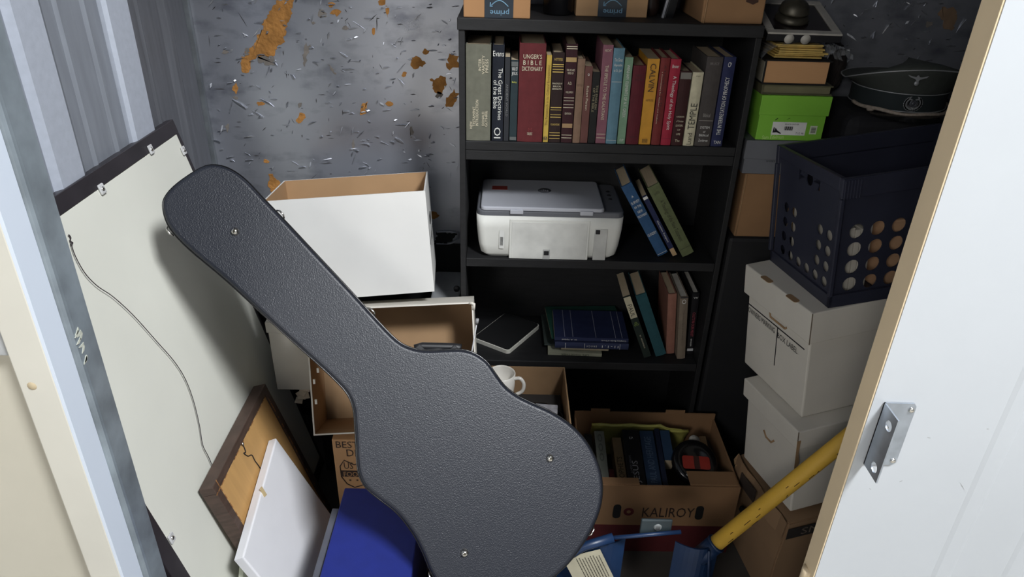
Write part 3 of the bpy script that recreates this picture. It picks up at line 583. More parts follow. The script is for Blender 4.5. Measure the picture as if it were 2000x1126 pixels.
# bag, caps behind the crate
bb = thing('soft_suitcase', 'black soft suitcase with a silver zip pull lying behind the crate', 'suitcase', T(.89, 1.84, .8665))
BLKFAB = mat('black_nylon', (22, 22, 27), .8, var=.2, vs=40, bump=.2, bs=400)
MB().box((0, 0, 0), (.6, .245, .344), .03, seg=3).build('shell', BLKFAB, bb)
MB().tube([(.02, -.001, .27), (.3, -.002, .262), (.58, -.001, .27)], .003, 6).build('zip', INK, bb)
zp = at(1658, 277, Y=1.835); zl = zp-Vector((.89, 1.84, .8665))
MB().prism([(-.004, .012), (.004, .012), (.005, -.008), (.0, -.013), (-.005, -.008)], 0, .0015, M=T(zl.x, zl.y+.002, zl.z) @ RX(PI/2) @ RZ(.35)).build('zip_pull', mat('zip_metal', (150, 152, 158), .35, .6), bb)
CX, CY, CZ = 1.055, 1.948, 1.222
cap = thing('peaked_cap', 'dark grey-green peaked cap with silver eagle and wreath badges', 'cap', T(CX, CY, CZ))
CAPG = mat('field_grey_wool', (58, 62, 58), .85, var=.1, vs=60, bump=.2, bs=500); CAPB = mat('dark_green_band', (30, 38, 40), .85, var=.1)
SILV = mat('aged_silver_badge', (160, 162, 164), .45, .3, var=.1)
b = bmesh.new(); rings = []; n = 40
for (r0, z, tilt) in ((.118, .0, 0), (.119, .05, 0)):
    rings.append([b.verts.new((r0*math.cos(2*PI*k/n)*1.0, r0*math.sin(2*PI*k/n), z)) for k in range(n)])
for A, B in zip(rings, rings[1:]):
    for k in range(n): b.faces.new((A[k], A[(k+1) % n], B[(k+1) % n], B[k]))
mb = MB(); mb._place(b, None, 0, True); mb.build('cap_band', CAPB, cap)
b = bmesh.new(); rings = []; rim = []
for j, (r0, zf) in enumerate(((.119, 0), (.128, .3), (.142, .65), (.152, .9), (.149, 1.0), (.11, 1.06), (.05, 1.03), (.005, 1.0))):
    ring = []
    for k in range(n):
        a = 2*PI*k/n; fy = -math.sin(a); top = .016+.054*max(0, fy)**1.1
        p = (r0*math.cos(a), r0*math.sin(a)*(.92 if j > 1 else 1), .05+zf*top); ring.append(b.verts.new(p))
        if j == 3: rim.append(p)
    rings.append(ring)
for A, B in zip(rings, rings[1:]):
    for k in range(n): b.faces.new((A[k], A[(k+1) % n], B[(k+1) % n], B[k]))
b.faces.new(rings[-1]); mb = MB(); mb._place(b, None, 0, True); mb.build('crown', CAPG, cap)
MB().tube([Vector(p)*1.006 for p in rim], .0018, 6, closed=True).build('piping', SILV, cap, label='pale crown piping')
for zz in (.004, .048): MB().tube([(.1205*math.cos(2*PI*k/n), .1205*math.sin(2*PI*k/n), zz) for k in range(n)], .0014, 6, closed=True).build('piping', SILV, cap)
mb = MB()
vis = [(.117*math.cos(a), .117*math.sin(a), .002) for a in [PI+.45+(PI-.9)*i/16 for i in range(17)]]
visf = [(.122*math.cos(a), -.05+.135*math.sin(a)*.95, -.009) for a in [PI+.45+(PI-.9)*i/16 for i in range(17)]]
for i in range(16): mb.poly([vis[i], vis[i+1], visf[i+1], visf[i]])
mb.build('visor', mat('black_gloss', (16, 16, 18), .2), cap)
rope = []
for i in range(41):
    a = PI+.12+(PI-.24)*i/40; rope.append((.127*math.cos(a), .127*math.sin(a)-.005, .007-.006*math.sin(PI*min(1, i/40))-.002*math.sin(i*.5)))
ROPE = mat('tarnished_cord', (150, 138, 126), .8, var=.25, vs=160)
MB().tube(rope, .0048, 8).build('chin_cord', ROPE, cap)
for a in (PI+.14, -.14): MB().lathe([(0, .004), (.004, .003), (.005, 0)], 12, M=T(.121*math.cos(a), .121*math.sin(a)-.004, .004) @ RX(PI/2)).build('cord_button', CHROME, cap)
MB().lathe([(0, .006), (.009, .004), (.011, 0), (.009, -.004), (0, -.006)], 12, M=T(-.1, -.075, -.001)).build('cord_knot', ROPE, cap)
EX = at(1790, 158, Y=CY-.135).x-CX
eg = MB().prism([(-.026, .008), (-.012, .004), (-.004, .003), (-.002, .007), (.001, .007), (.003, .003), (.011, .003), (.026, .006), (.021, .001), (.012, -.001), (.005, -.003), (.003, -.007), (-.003, -.007), (-.004, -.003), (-.012, 0), (-.021, .003)], 0, .002)
eg.lathe([(0, .0025), (.005, .002), (.006, 0)], 16, M=T(0, -.012, 0))
eg.build('eagle_badge', SILV, cap, M=T(EX, -.1375, .093) @ RX(PI/2-.1))
wr = MB(); WXc = at(1783, 200, Y=CY-.12).x-CX
for sgn in (-1, 1):
    for k in range(9):
        a = R(-80+k*16.5); wr.prism([(-.0075, 0), (-.002, -.0034), (.0075, 0), (-.002, .0034)], 0, .0025, M=T(sgn*.021*math.cos(a), .017*math.sin(a), 0) @ RZ((a+PI/2) if sgn > 0 else (PI-a-PI/2)))
        wr.prism([(-.005, 0), (0, -.003), (.006, 0), (0, .003)], 0, .003, M=T(sgn*.015*math.cos(a), .012*math.sin(a), 0) @ RZ((a+PI/2+.6) if sgn > 0 else (PI-a-PI/2-.6)))
wr.build('wreath_badge', SILV, cap, M=T(WXc, -.1205, .027) @ RX(PI/2))
MB().lathe([(.0095, .001), (.009, .004), (.007, .004), (.006, .0025), (.004, .0045), (0, .005)], 20).build('cockade', mat('cockade_metal', (96, 98, 104), .4, .5), cap, M=T(WXc, -.121, .027) @ RX(PI/2))
fh = thing('fur_hat', 'dark brown fur hat half hidden behind the peaked cap', 'hat', T(.905, 2.064, 1.213))
b = bmesh.new(); bmesh.ops.create_icosphere(b, subdivisions=4, radius=1)
for v in b.verts:
    d = 1+.12*noise.noise(v.co*5)+.08*noise.noise(v.co*14); v.co = Vector((v.co.x*.045*d, v.co.y*.03*d, .075+v.co.z*.072*d))
mb = MB(); mb._place(b, None, 0, True); mb.build('fur_crown', mat('brown_black_fur', (44, 38, 36), .95, var=.5, vs=40, stretch=(1, 1, .3), bump=.8, bs=120, bdist=.006), fh)

# ---------------------------------------------------------------- file boxes and crate
def tilted(x, y, z, yaw, tx, ty):
    return T(x, y, z) @ RY(ty) @ RX(tx) @ RZ(yaw)
def filebox(label, M, w, d, h, lidh, marks, lid_over=.006, lettered=False):
    r = thing('file_box', label, 'box', M, 'white file boxes in the stack')
    MB().box((.004, .004, 0), (w-.004, d-.004, h-.006), .004).build('box_body', OFFWHITE, r)
    lid = MB().box((-lid_over, -lid_over, h-lidh), (w+lid_over, d+lid_over, h), .003).build('lid', OFFWHITE, r)
    if lettered:
        for y0, y1 in ((.055, .095), (.165, .205)):
            MB().prism(rrect(-.012, y0, .004, y1, .006), h-.0006, h+.0009).build('fold_slot', CARDIN, lid)
    hs = MB().tube([(.0035, d*.62, h*.60), (.0035, d*.62-.012, h*.545), (.0035, d*.42+.012, h*.545), (.0035, d*.42, h*.60)] if not lettered else [(.003, d*.62, h*.735), (.003, d*.6, h*.67), (.003, d*.37, h*.67), (.003, d*.35, h*.69)], .0028, 6)
    hs.build('handle_cut', CARDIN, r)
    MB().box((-lid_over-.0006, -lid_over-.0006, h-lidh), (-lid_over+.0012, -lid_over+.0012, h)).build('lid_corner_gap', paint((104, 92, 78), .8), lid)
    return r
S1 = tilted(.752, 1.342, .312, .25, -.03, -.112)
def onstack(S, h, p, dyaw):
    q = S.inverted() @ Vector(p); return S @ T(q.x, q.y, h+.0008) @ RZ(dyaw)
fb2 = filebox('white file box with a torn lid corner under the marked file box', S1, .40, .236, .266, .055, False)
MB().prism([(0, 0), (.008, .02), (.003, .05), (.006, .09), (-.004, .09), (-.004, 0)], 0, .0012, M=T(-.004, -.0064, .15) @ RX(PI/2)).build('torn_edge', CARDIN, fb2)
fb1 = filebox('white file box printed with owner and label headings under the black crate', onstack(S1, .266, (.74, 1.391, .5765), -.006), .40, .277, .30, .082, True, lettered=True)
DH, HH = .277, .30
for s, yc, zc, L_ in (('OWNERS MARKING', .206, .172, .125), ('BOX LABEL', .088, .168, .085)):
    text(s, (.0035, yc, zc), (0, -1, 0), (0, 0, 1), L_, .0155, INK, fb1)
MB().box((.0030, .022, .186), (.0042, .27, .1888)).box((.0030, .132, .075), (.0042, .1345, .186)).build('printed_rule', INK, fb1)
# bottom moving carton
sm = thing('moving_carton', 'crushed brown moving carton on the floor at the bottom of the file box stack', 'carton', T(0, 0, 0))
b = bmesh.new()
zt = .30
bot = [(.735, 1.315), (1.12, 1.41), (1.03, 1.70), (.70, 1.60)]; top = [(.745, 1.32, .297), (1.14, 1.41, .334), (1.06, 1.70, .322), (.692, 1.595, .282)]
lo = [b.verts.new((x, y, 0)) for x, y in bot]; md = [b.verts.new(((x+q[0])/2+dx, (y+q[1])/2, .16)) for (x, y), q, dx in zip(bot, top, (-.004, .01, .01, 0))]; hi = [b.verts.new(q) for q in top]
b.faces.new(lo[::-1]); b.faces.new(hi)
for A, B in ((lo, md), (md, hi)):
    for k in range(4): b.faces.new((A[k], A[(k+1) % 4], B[(k+1) % 4], B[k]))
bmesh.ops.bevel(b, geom=b.edges[:], offset=.004, segments=2, affect='EDGES')
mb = MB(); mb._place(b, None, 0); mb.build('carton_body', mat('dull_cardboard', (140, 112, 84), .85, var=.08, vs=6), sm)
fu = Vector((.395, .09, .04)).normalized(); fn = fu.cross(Vector((0, 0, 1))).normalized()
o = Vector(top[0])+fu*.085+Vector((0, 0, -.032))+fn*.004
MB().prism([(-.085, -.019), (.25, -.019), (.25, .017), (-.085, .017)], 0, .0006, M=basis(o, fu, Vector((0, 0, 1)), fn)).build('print_panel', paint((44, 40, 38), .7), sm)
text('SMALL', o+fu*.02+fn*.0007, fu, (0, 0, 1), .13, .022, paint((120, 108, 96), .7), sm)
sv = (Vector(top[3])-Vector(top[0])).normalized()
fl_ = [Vector(top[0])+sv*(.27*i/8)+Vector((-.006+.004*math.sin(i*1.7), 0, .004+.012*(i > 5)*(i-5)/3)) for i in range(9)]
mb = MB()
for a_, b_ in zip(fl_, fl_[1:]): mb.poly([a_, b_, b_+Vector((-.004, 0, -.06)), a_+Vector((-.004, 0, -.06))])
mb.build('side_flap', mat('dull_cardboard', (140, 112, 84), .85), sm)
ns = sv.cross(Vector((0, 0, 1))); ns = -ns if ns.x > 0 else ns
hp = Vector(top[0])+sv*.15+Vector((-.016, 0, -.11))
MB().prism([(-.03, .012), (-.01, .02), (.005, .012), (.03, .004), (.034, -.012), (.01, -.02), (-.012, -.008), (-.03, -.004)], -.004, .004, M=basis(hp, sv, Vector((0, 0, 1)), ns)).build('torn_hand_hole', DARK, sm)
MB().prism([(-.05, .02), (.03, .02), (.03, -.02), (-.05, -.02)], -.002, .0022, M=basis(Vector(top[0])+sv*.19+Vector((-.012, 0, -.035)), sv, Vector((0, 0, 1)), ns)).build('print_panel', paint((60, 50, 44), .7), sm)
mb = MB()
for k in range(5):
    q = Vector(top[3])+Vector((random.uniform(.003, .008), random.uniform(-.03, 0), random.uniform(-.03, -.016)))
    mb.prism([(-.014, -.006), (.01, -.01), (.014, .008), (-.006, .01)], 0, .002, M=T(*q) @ RX(random.uniform(.5, 1.8)) @ RZ(random.uniform(0, 3)))
mb.build('torn_flap', CARD, sm, kind='stuff')

# crate with real holes
CB = mat('black_crate_plastic', (44, 46, 60), .4, var=.08, vs=12)
crate = thing('milk_crate', 'black plastic file crate with round holes standing on the marked file box', 'crate', fb1.matrix_basis @ T(.034, -.002, .3008) @ RZ(-.08))
CW, CD, CH = .43, .285, .308
def holed(mb, W_, H_, cols, rows, u0, v0, du, dv, r, M, skip=()):
    """flat panel W x H (xz) with round holes"""
    us = [u0+i*du for i in range(cols)]; vs = [v0+j*dv for j in range(rows)]
    ub = [u0-du/2+i*du for i in range(cols+1)]; vb = [v0-dv/2+j*dv for j in range(rows+1)]; n = 16
    def q(a, b2, c, d):
        for y, rev in ((0, 0), (.003, 1)):
            P = [(a, y, b2), (c, y, b2), (c, y, d), (a, y, d)]; mb.poly(P[::-1] if rev else P, M)
    q(0, 0, W_, vb[0]); q(0, vb[-1], W_, H_); q(0, vb[0], ub[0], vb[-1]); q(ub[-1], vb[0], W_, vb[-1])
    for i in range(cols):
        for j in range(rows):
            if (i, j) in skip: q(ub[i], vb[j], ub[i+1], vb[j+1]); continue
            cx, cz = us[i], vs[j]; R_ = [(cx+r*math.cos(2*PI*k/n), cz+r*math.sin(2*PI*k/n)) for k in range(n)]; O = []
            for k in range(n):
                dx, dz = math.cos(2*PI*k/n), math.sin(2*PI*k/n); s_ = 1/max(abs(dx)/(du/2), abs(dz)/(dv/2)); O.append((cx+dx*s_, cz+dz*s_))
            cs = [(ub[i], vb[j]), (ub[i+1], vb[j]), (ub[i+1], vb[j+1]), (ub[i], vb[j+1])]
            for k in range(n):
                a, b2 = O[k], O[(k+1) % n]; pts = [R_[k], a]
                if abs(a[0]-b2[0]) > 1e-6 and abs(a[1]-b2[1]) > 1e-6: pts.append(min(cs, key=lambda c: (c[0]-a[0])**2+(c[1]-a[1])**2))
                pts += [b2, R_[(k+1) % n]]
                mb.poly([(p[0], 0, p[1]) for p in pts], M); mb.poly([(p[0], .003, p[1]) for p in pts][::-1], M)
                mb.poly([(R_[k][0], 0, R_[k][1]), (R_[(k+1) % n][0], 0, R_[(k+1) % n][1]), (R_[(k+1) % n][0], .003, R_[(k+1) % n][1]), (R_[k][0], .003, R_[k][1])], M)
IN = .012
mb = MB(); holed(mb, CW-2*IN, CH-.04, 7, 4, .042, .05, .05, .043, .0172, T(IN, IN, .0)); mb.build('front_panel', CB, crate)
mb = MB(); holed(mb, CW-2*IN, CH-.04, 7, 4, .042, .05, .05, .043, .0172, T(IN, CD-IN, .0)); mb.build('rear_panel', CB, crate)
LS = [(2, 1), (2, 2), (2, 3), (3, 1), (3, 2), (3, 3)]
for xx in (IN, CW-IN):
    mb = MB(); holed(mb, CD-2*IN, CH-.09, 6, 4, .03, .03, .038, .038, .0125, T(xx, IN, .02) @ RZ(PI/2), skip=LS); 
    holed(mb, CD-2*IN, .05, 1, 1, (CD-2*IN)/2, .025, .09, .03, .0149, T(xx, IN, CH-.07+.0) @ RZ(PI/2)); mb.build('side_panel', CB, crate)
MB().box((IN, IN, 0), (CW-IN, CD-IN, .004)).box((.004, .004, 0), (CW-.004, .012, .03), .001).box((.004, .004, 0), (.012, CD-.004, .03), .001).box((.004, CD-.012, 0), (CW-.004, CD-.004, .03), .001).box((CW-.012, .004, 0), (CW-.004, CD-.004, .03), .001).build('bottom', CB, crate)
for lo, hi in (((0, 0, CH-.045), (CW, .012, CH)), ((0, CD-.012, CH-.045), (CW, CD, CH)), ((0, .0125, CH-.03), (.012, CD-.0125, CH)), ((CW-.012, .0125, CH-.03), (CW, CD-.0125, CH))):
    MB().box(lo, hi, .002).build('rim_rail', CB, crate)
for x in (.004, CW-.004):
    for y in (.004, CD-.004): MB().box((x-.005, y-.005, .03), (x+.005, y+.005, CH-.045), .002).build('corner_post', CB, crate)
for u in (-.02, -.01, .01, .02):
    pass
for k in range(6): MB().box((.004+k*.007, -.0025, CH-.045), (.007+k*.007, .0, CH-.004), .0008).build('corner_rib', CB, crate)
CM = crate.matrix_basis
pp = thing('paper_stack', 'bundle of off-white papers standing in the black crate', 'papers', CM @ T(.03, .04, .0045))
for k in range(6):
    MB().box((k*.014, .0, 0), (k*.014+.012, .19, .16+.012*random.random()), .001).build('paper_sheaf', mat('loose_paper', (196, 190, 178), .8, var=.06), pp)
pq = tag(MB().box((0, 0, 0), (.12, .16, .17), .004).build('peach_box', mat('peach_card', (206, 164, 128), .7), M=CM @ T(.15, .045, .0045)), 'peach coloured box standing in the black crate beside the papers', 'box')
pk = tag(MB().box((0, 0, 0), (.12, .18, .16), .004).build('grey_box', mat('grey_card', (150, 146, 140), .7), M=CM @ T(.285, .04, .0045)), 'grey box standing in the black crate at its far end', 'box')

# ---------------------------------------------------------------- framed board leaning on the left wall
th = math.atan(.24); c_, s_ = math.cos(th), math.sin(th)
bz = Vector((-s_, 0, c_)); bn = Vector((c_, 0, s_))
BO = Vector((-.582, 1.036, .004)); BWd, BHt = .80, 1.187
board = thing('framed_poster', 'large black framed poster seen from its white back, leaning on the steel wall', 'poster', basis(BO, (0, 1, 0), bz, bn))
BACKW = mat('poster_backing', (216, 216, 206), .7, var=.035, vs=3.5)
BLKFR = mat('black_frame_moulding', (44, 40, 44), .4, var=.2, vs=14)
FRW = .036
for lo, hi in (((0, BHt-FRW, -.022), (BWd, BHt, 0)), ((0, 0, -.022), (BWd, FRW, 0)), ((0, FRW+.0004, -.022), (FRW*1.2, BHt-FRW-.0004, 0)), ((BWd-FRW*.35, FRW+.0004, -.022), (BWd, BHt-FRW-.0004, 0))):
    MB().box(lo, hi, .0015).build('frame_rail', BLKFR, board)
MB().box((FRW*1.2+.0005, FRW+.001, -.012), (BWd-FRW*.35-.0005, BHt-FRW-.001, -.0015), .0005).build('backing_board', BACKW, board)
CLIP = mat('clear_clip_plastic', (200, 200, 200), .15, var=.2, vs=80, spec=.8)
BI = board.matrix_basis.inverted()
for q in ((197, 369), (293, 292), (357, 294), (333, 1050)):
    p = BI @ onplane(q[0], q[1], BO, bn)
    cl = MB().box((p.x-.009, p.y-.011, .0), (p.x+.009, p.y+.011, .005), .002).build('retaining_clip', CLIP, board)
    MB().lathe([(0, .007), (.004, .006), (.005, .004)], 10, M=T(p.x, p.y, .001)).build('clip_screw', CHROME, cl)
wp = [BI @ onplane(x, y, BO+bn*.006, bn) for x, y in ((138, 470), (146, 497), (166, 533), (190, 558), (222, 580), (262, 617), (305, 665), (340, 705), (362, 740), (378, 782), (390, 832), (396, 868), (408, 893), (421, 924))]
def smooth(pts, n=6):
    out = []
    for i in range(len(pts)-1):
        p0, p1, p2, p3 = pts[max(0, i-1)], pts[i], pts[i+1], pts[min(len(pts)-1, i+2)]
        for k in range(n):
            t = k/n; out.append(.5*((2*p1)+(-p0+p2)*t+(2*p0-5*p1+4*p2-p3)*t*t+(-p0+3*p1-3*p2+p3)*t**3))
    return out+[pts[-1]]
MB().tube(smooth(wp), .0009, 6).build('hanging_wire', mat('dark_wire', (38, 30, 34), .5), board)
MB().tube(smooth([BI @ onplane(x, y, BO+bn*.003, bn) for x, y in ((134, 458), (138, 464), (137, 470), (142, 474), (138, 478))], 4), .0014, 6).build('wire_twist', mat('dark_wire', (38, 30, 34), .5), board)
tag(MB().box((-.86, .965, 0), (-.715, 1.03, .42), .006).build('shade_block', paint((20, 20, 22), .6)), 'black block standing in for the shade behind the galvanised door post', 'case')  # dark block added in place of the shade behind the leaning poster

# small brown picture frame, back outward
v2 = Vector((-.287, 0, .958)); n2 = Vector((.958, 0, .287))
P2 = basis(Vector((-.507, 1.222, .004)), (0, 1, 0), v2, n2)
pf2 = thing('picture_frame', 'brown wooden picture frame showing its orange backing, leaning on the white poster back', 'frame', P2)
FRB = mat('dark_stained_wood', (74, 58, 50), .55, var=.3, vs=20, stretch=(1, 6, 1)); RAW = mat('raw_back_board', (190, 148, 92), .75, var=.07, vs=6, stretch=(8, 1, 1))
w2, h2, f2 = .40, .50, .022
for lo, hi in (((0, h2-f2, -.036), (w2, h2, 0)), ((0, 0, -.036), (w2, f2, 0)), ((0, f2+.0004, -.036), (f2, h2-f2-.0004, 0)), ((w2-f2, f2+.0004, -.036), (w2, h2-f2-.0004, 0))):
    MB().box(lo, hi, .0018).build('frame_rail', FRB, pf2)
MB().box((f2+.0005, f2+.0005, -.03), (w2-f2-.0005, h2-f2-.0005, -.006)).build('backing_board', RAW, pf2)
PI2 = P2.inverted(); O2 = Vector((-.507, 1.222, .004))
MB().tube(smooth([PI2 @ onplane(x, y, O2-n2*.004, n2) for x, y in ((474, 866), (480, 882), (476, 884), (484, 890), (492, 888), (498, 899), (506, 910), (515, 925))], 4), .0013, 6).build('hanging_wire', INK, pf2)
p = PI2 @ onplane(474, 866, O2, n2); MB().lathe([(.001, .003), (.004, .002), (.004, .0)], 10, M=T(*p)).build('screw_eye', CHROME, pf2)
mb = MB()
for k in range(70):
    s = random.random(); e = random.choice([0, 1, 2]); u, v = ((random.uniform(.0, w2), h2-f2) if e == 0 else (f2, random.uniform(0, h2)) if e == 1 else (w2-f2, random.uniform(0, h2)))
    l = random.uniform(.002, .008); mb.prism([(-l, -.0012), (l, -.0008), (l*.6, .0014), (-l*.7, .001)], .0, .0009, M=T(u, v, 0) @ RZ(PI/2 if e else 0))
mb.build('chipped_paint', mat('chipped_wood', (150, 104, 62), .8), pf2, kind='stuff')

# white foam panels
v3 = Vector((-.40, 0, .916)).normalized(); n3 = Vector((v3.z, 0, -v3.x)); 
foam = thing('foam_board', 'white foam panel leaning in front of the brown picture frame', 'panel', basis(Vector((-.432, 1.10, .0115)), (0, 1, 0), v3, n3))
FO = mat('white_foam_board', (226, 226, 230), .6, var=.015)
def quadslab(name, pts, z0, z1, m, parent): return MB().prism(pts, z0, z1, bev=.002).build(name, m, parent)
FI = foam.matrix_basis.inverted(); O3 = Vector((-.432, 1.10, .0115))
def fp(x, y): p = FI @ onplane(x, y, O3, n3); return (p.x, p.y)
tl, bl_, trr = fp(540, 855), fp(475, 1088), fp(650, 1008)
mb_ = [(bl_[0], .02), (bl_[0]-.0, bl_[1]), tl, (tl[0]+(trr[0]-tl[0])*.90, max(.002, trr[1]-.004)), (tl[0]+.02, .0)]
MB().prism(mb_, -.024, 0, bev=.004).build('foam_sheet', FO, foam)
t_ = fp(512, 955); MB().prism([(t_[0]-.012, t_[1]-.016), (t_[0], t_[1]-.02), (t_[0]+.004, t_[1]+.006), (t_[0]-.006, t_[1]+.008)], .0, .002).build('tape_tab', mat('masking_tape', (206, 184, 140), .7), foam)
fo2 = tag(MB().prism([(-.005, .0), (.06, .0), (.06, .30), (-.005, .27)], 0, .012, bev=.001).build('foam_offcut', mat('pale_green_foam', (200, 204, 186), .7), M=basis(Vector((-.455, 1.128, .004))-n3*.041, (0, 1, 0), v3, n3)), 'pale greenish foam strip behind the white foam panel', 'panel')

# blue document box and grey folder
bl = thing('document_box', 'royal blue document box standing under the guitar case', 'box', T(-.386, .92, 0))
BLUE = mat('royal_blue_cloth', (24, 38, 118), .6, var=.06, vs=30, bump=.1, bs=500)
MB().box((0, 0, 0), (.198, .434, .345), .002).build('box_body', BLUE, bl)
MB().box((-.0015, -.0015, .3452), (.1995, .4355, .36), .003).build('lid', BLUE, bl)
tag(MB().box((-.408, .95, 0), (-.391, 1.30, .345), .002).build('grey_folder', mat('grey_folder_card', (84, 86, 96), .6)), 'slim grey folder standing between the white foam panel and the blue box', 'folder')

# ---------------------------------------------------------------- cartons behind the guitar case
uf = thing('food_carton', 'brown food carton printed with a shield, below the tipped carton', 'carton', T(-.456, 1.522, 0) @ RZ(.0))
MB().box((0, 0, 0), (.26, .036, .373), .003).build('carton_body', mat('food_cardboard', (182, 140, 98), .85, var=.05), uf)
DKB = paint((50, 34, 26), .7)
def ufp(x, y): p = at(x, y, Y=1.5215); return (p.x+.456, p.z)
def uft(s, x0, y0, x1, y1):
    a, b_ = ufp(x0, y0), ufp(x1, y1); text(s, ((a[0]+b_[0])/2, -.0004, (a[1]+b_[1])/2), (1, 0, 0), (0, 0, 1), b_[0]-a[0], a[1]-b_[1], DKB, uf)
uft('BEST IF', 655, 861, 722, 875); uft('DELI', 676, 877, 718, 891)
sh = [ufp(x, y) for x, y in ((664, 910), (672, 898), (692, 907), (716, 898), (728, 912), (722, 930), (710, 946), (693, 951), (678, 944), (667, 930))]
MB().tube([(a, -.0006, z) for a, z in sh], .0016, 6, closed=True).build('shield_outline', DKB, uf)
uft('US', 671, 902, 690, 915); 
a, b_ = ufp(666, 918), ufp(722, 931); MB().box((a[0], -.001, b_[1]), (b_[0], -.0002, a[1])).build('shield_band', DKB, uf)
c2, d2 = ufp(671, 920), ufp(716, 930); text('FOODS', ((c2[0]+d2[0])/2, -.0012, (c2[1]+d2[1])/2), (1, 0, 0), (0, 0, 1), d2[0]-c2[0], c2[1]-d2[1], mat('food_cardboard', (182, 140, 98)), uf)
for x in (684, 698, 712):
    q = ufp(x, 937); MB().prism([(math.sin(PI*k/5)*(.0045 if k % 2 == 0 else .0018), math.cos(PI*k/5)*(.0045 if k % 2 == 0 else .0018)) for k in range(10)], 0, .0005, M=T(q[0], -.0003, q[1]) @ RX(PI/2)).build('star_print', DKB, uf)

def open_box(mb, w, d, h, t=.004):
    """open towards local -y; outside slot 0, inside slot 1"""
    mb.box((0, 0, 0), (w, d, t)).box((0, 0, h-t), (w, d, h)).box((0, 0, t), (t, d, h-t)).box((w-t, 0, t), (w, d, h-t)).box((t, d-t, t), (w-t, d, h-t))
    e = .0005
    for P in ([(t, 0, t+e), (w-t, 0, t+e), (w-t, d-t, t+e), (t, d-t, t+e)], [(t, 0, h-t-e), (t, d-t, h-t-e), (w-t, d-t, h-t-e), (w-t, 0, h-t-e)], [(t+e, 0, t), (t+e, d-t, t), (t+e, d-t, h-t), (t+e, 0, h-t)],
              [(w-t-e, 0, t), (w-t-e, 0, h-t), (w-t-e, d-t, h-t), (w-t-e, d-t, t)], [(t, d-t-e, t), (w-t, d-t-e, t), (w-t, d-t-e, h-t), (t, d-t-e, h-t)]): mb.poly(P, mi=1)
LM = tilted(-.498, 1.506, .399, .05, -.40, -.072)
lc = thing('tipped_carton', 'white carton lying on its side with its brown inside open to the room', 'carton', LM)
mb = MB(); open_box(mb, .445, .150, .341); mb.build('carton_body', [OFFWHITE, CARDIN], lc)
MB().tube([(.435, .003, .339), (.448, -.002, .335), (.446, .0, .321)], .004, 8).build('curled_corner', OFFWHITE, lc)
for u, v in ((.02, .17), (.008, .14), (.009, .085)): MB().box((u, .0-.001+.1*0, v), (u+.006, .004, v+.013), .0005, M=T(0, .002, 0)).build('slot_tab', paint((220, 216, 206), .6), lc)
BMx = tilted(-.591, 1.66, .719, .09, -.14, -.075)
bw = thing('white_carton', 'large open topped white carton resting on the tipped carton', 'carton', BMx)
mb = MB(); t = .004; w, d, h = .411, .257, .276
mb.box((0, 0, 0), (w, d, t)).box((0, 0, t), (w, t, h)).box((0, d-t, t), (w, d, h)).box((0, t, t), (t, d-t, h)).box((w-t, t, t), (w, d-t, h))
e = .0005
for P in ([(t, t+e, t), (t, t+e, h), (w-t, t+e, h), (w-t, t+e, t)], [(t, d-t-e, t), (w-t, d-t-e, t), (w-t, d-t-e, h), (t, d-t-e, h)], [(t+e, t, t), (t+e, d-t, t), (t+e, d-t, h), (t+e, t, h)], [(w-t-e, t, t), (w-t-e, t, h), (w-t-e, d-t, h), (w-t-e, d-t, t)], [(t, t, t+e), (w-t, t, t+e), (w-t, d-t, t+e), (t, d-t, t+e)]): mb.poly(P, mi=1)
mb.build('carton_body', [WHITECARD, CARD], bw)
MB().prism(rrect(.09, .16, .16, .185, .012), -.001, .0015, M=T(w, 0, 0) @ basis((0, 0, 0), (0, 1, 0), (0, 0, 1), (1, 0, 0))).build('hand_hole', DARK, bw)
MB().box((w-.001, .02, .125), (w+.001, .23, .129)).build('printed_rule', INK, bw)
text('OWNERS MARKING', (w+.0012, .12, .11), (0, 1, 0), (0, 0, 1), .16, .012, INK, bw)
# third white box, and what carries it
w3 = thing('file_box', 'white lidded file box wedged between the poster and the tipped carton', 'box', T(-.656, 1.70, .4005))
MB().box((.004, .004, 0), (.122, .25, .2), .003).build('box_body', OFFWHITE, w3); MB().box((0, 0, .197), (.126, .254, .232), .003).build('lid', OFFWHITE, w3)
tag(MB().box((-.57, 1.80, 0), (-.40, 2.07, .3995), .006).build('storage_bin', paint((34, 34, 38), .7)), 'dark storage bin on the floor carrying the wedged white file box', 'bin')
mb = MB()
for k in range(7):
    q = at(random.uniform(572, 604), random.uniform(755, 785), Y=1.71); mb.prism([(-.012, -.008), (.01, -.012), (.012, .008), (-.008, .012)], 0, .003, M=T(*q) @ RX(random.uniform(.4, 1.6)) @ RZ(random.uniform(0, 3)))
tag(mb.build('torn_paper', paint((190, 178, 160), .8)), 'torn scraps of paper below the wedged white file box', 'paper', kind='stuff')
ga = thing('grey_appliance', 'grey plastic appliance with a round dark knob between the white carton and the bookcase', 'appliance', T(-.215, 1.86, 0))
MB().box((0, 0, 0), (.088, .2, .62), .006).build('housing', mat('grey_appliance_plastic', (130, 132, 134), .5), ga)
kp = at(892, 563, Y=1.859); MB().lathe([(0, .008), (.008, .008), (.0095, .002), (.0095, 0)], 20, M=T(kp.x+.215, -.0, kp.z) @ RX(PI/2)).build('knob', INK, ga)
an = thing('antenna_rod', 'thin silver telescopic rod with a ribbed tip beside the tipped carton', 'rod', T(0, 0, 0))
a1, a2 = at(922, 684, Y=1.46), at(931, 632, Y=1.46); dv = (a2-a1).normalized(); a0 = a1-dv*(a1.z/dv.z)
MB().tube([a0, a2], .0016, 8).build('shaft', mat('dull_silver', (170, 170, 172), .4, .3), an); MB().tube([a2, a2+dv*.014], .0038, 10).build('tip', mat('grey_cap', (140, 140, 142), .5), an)

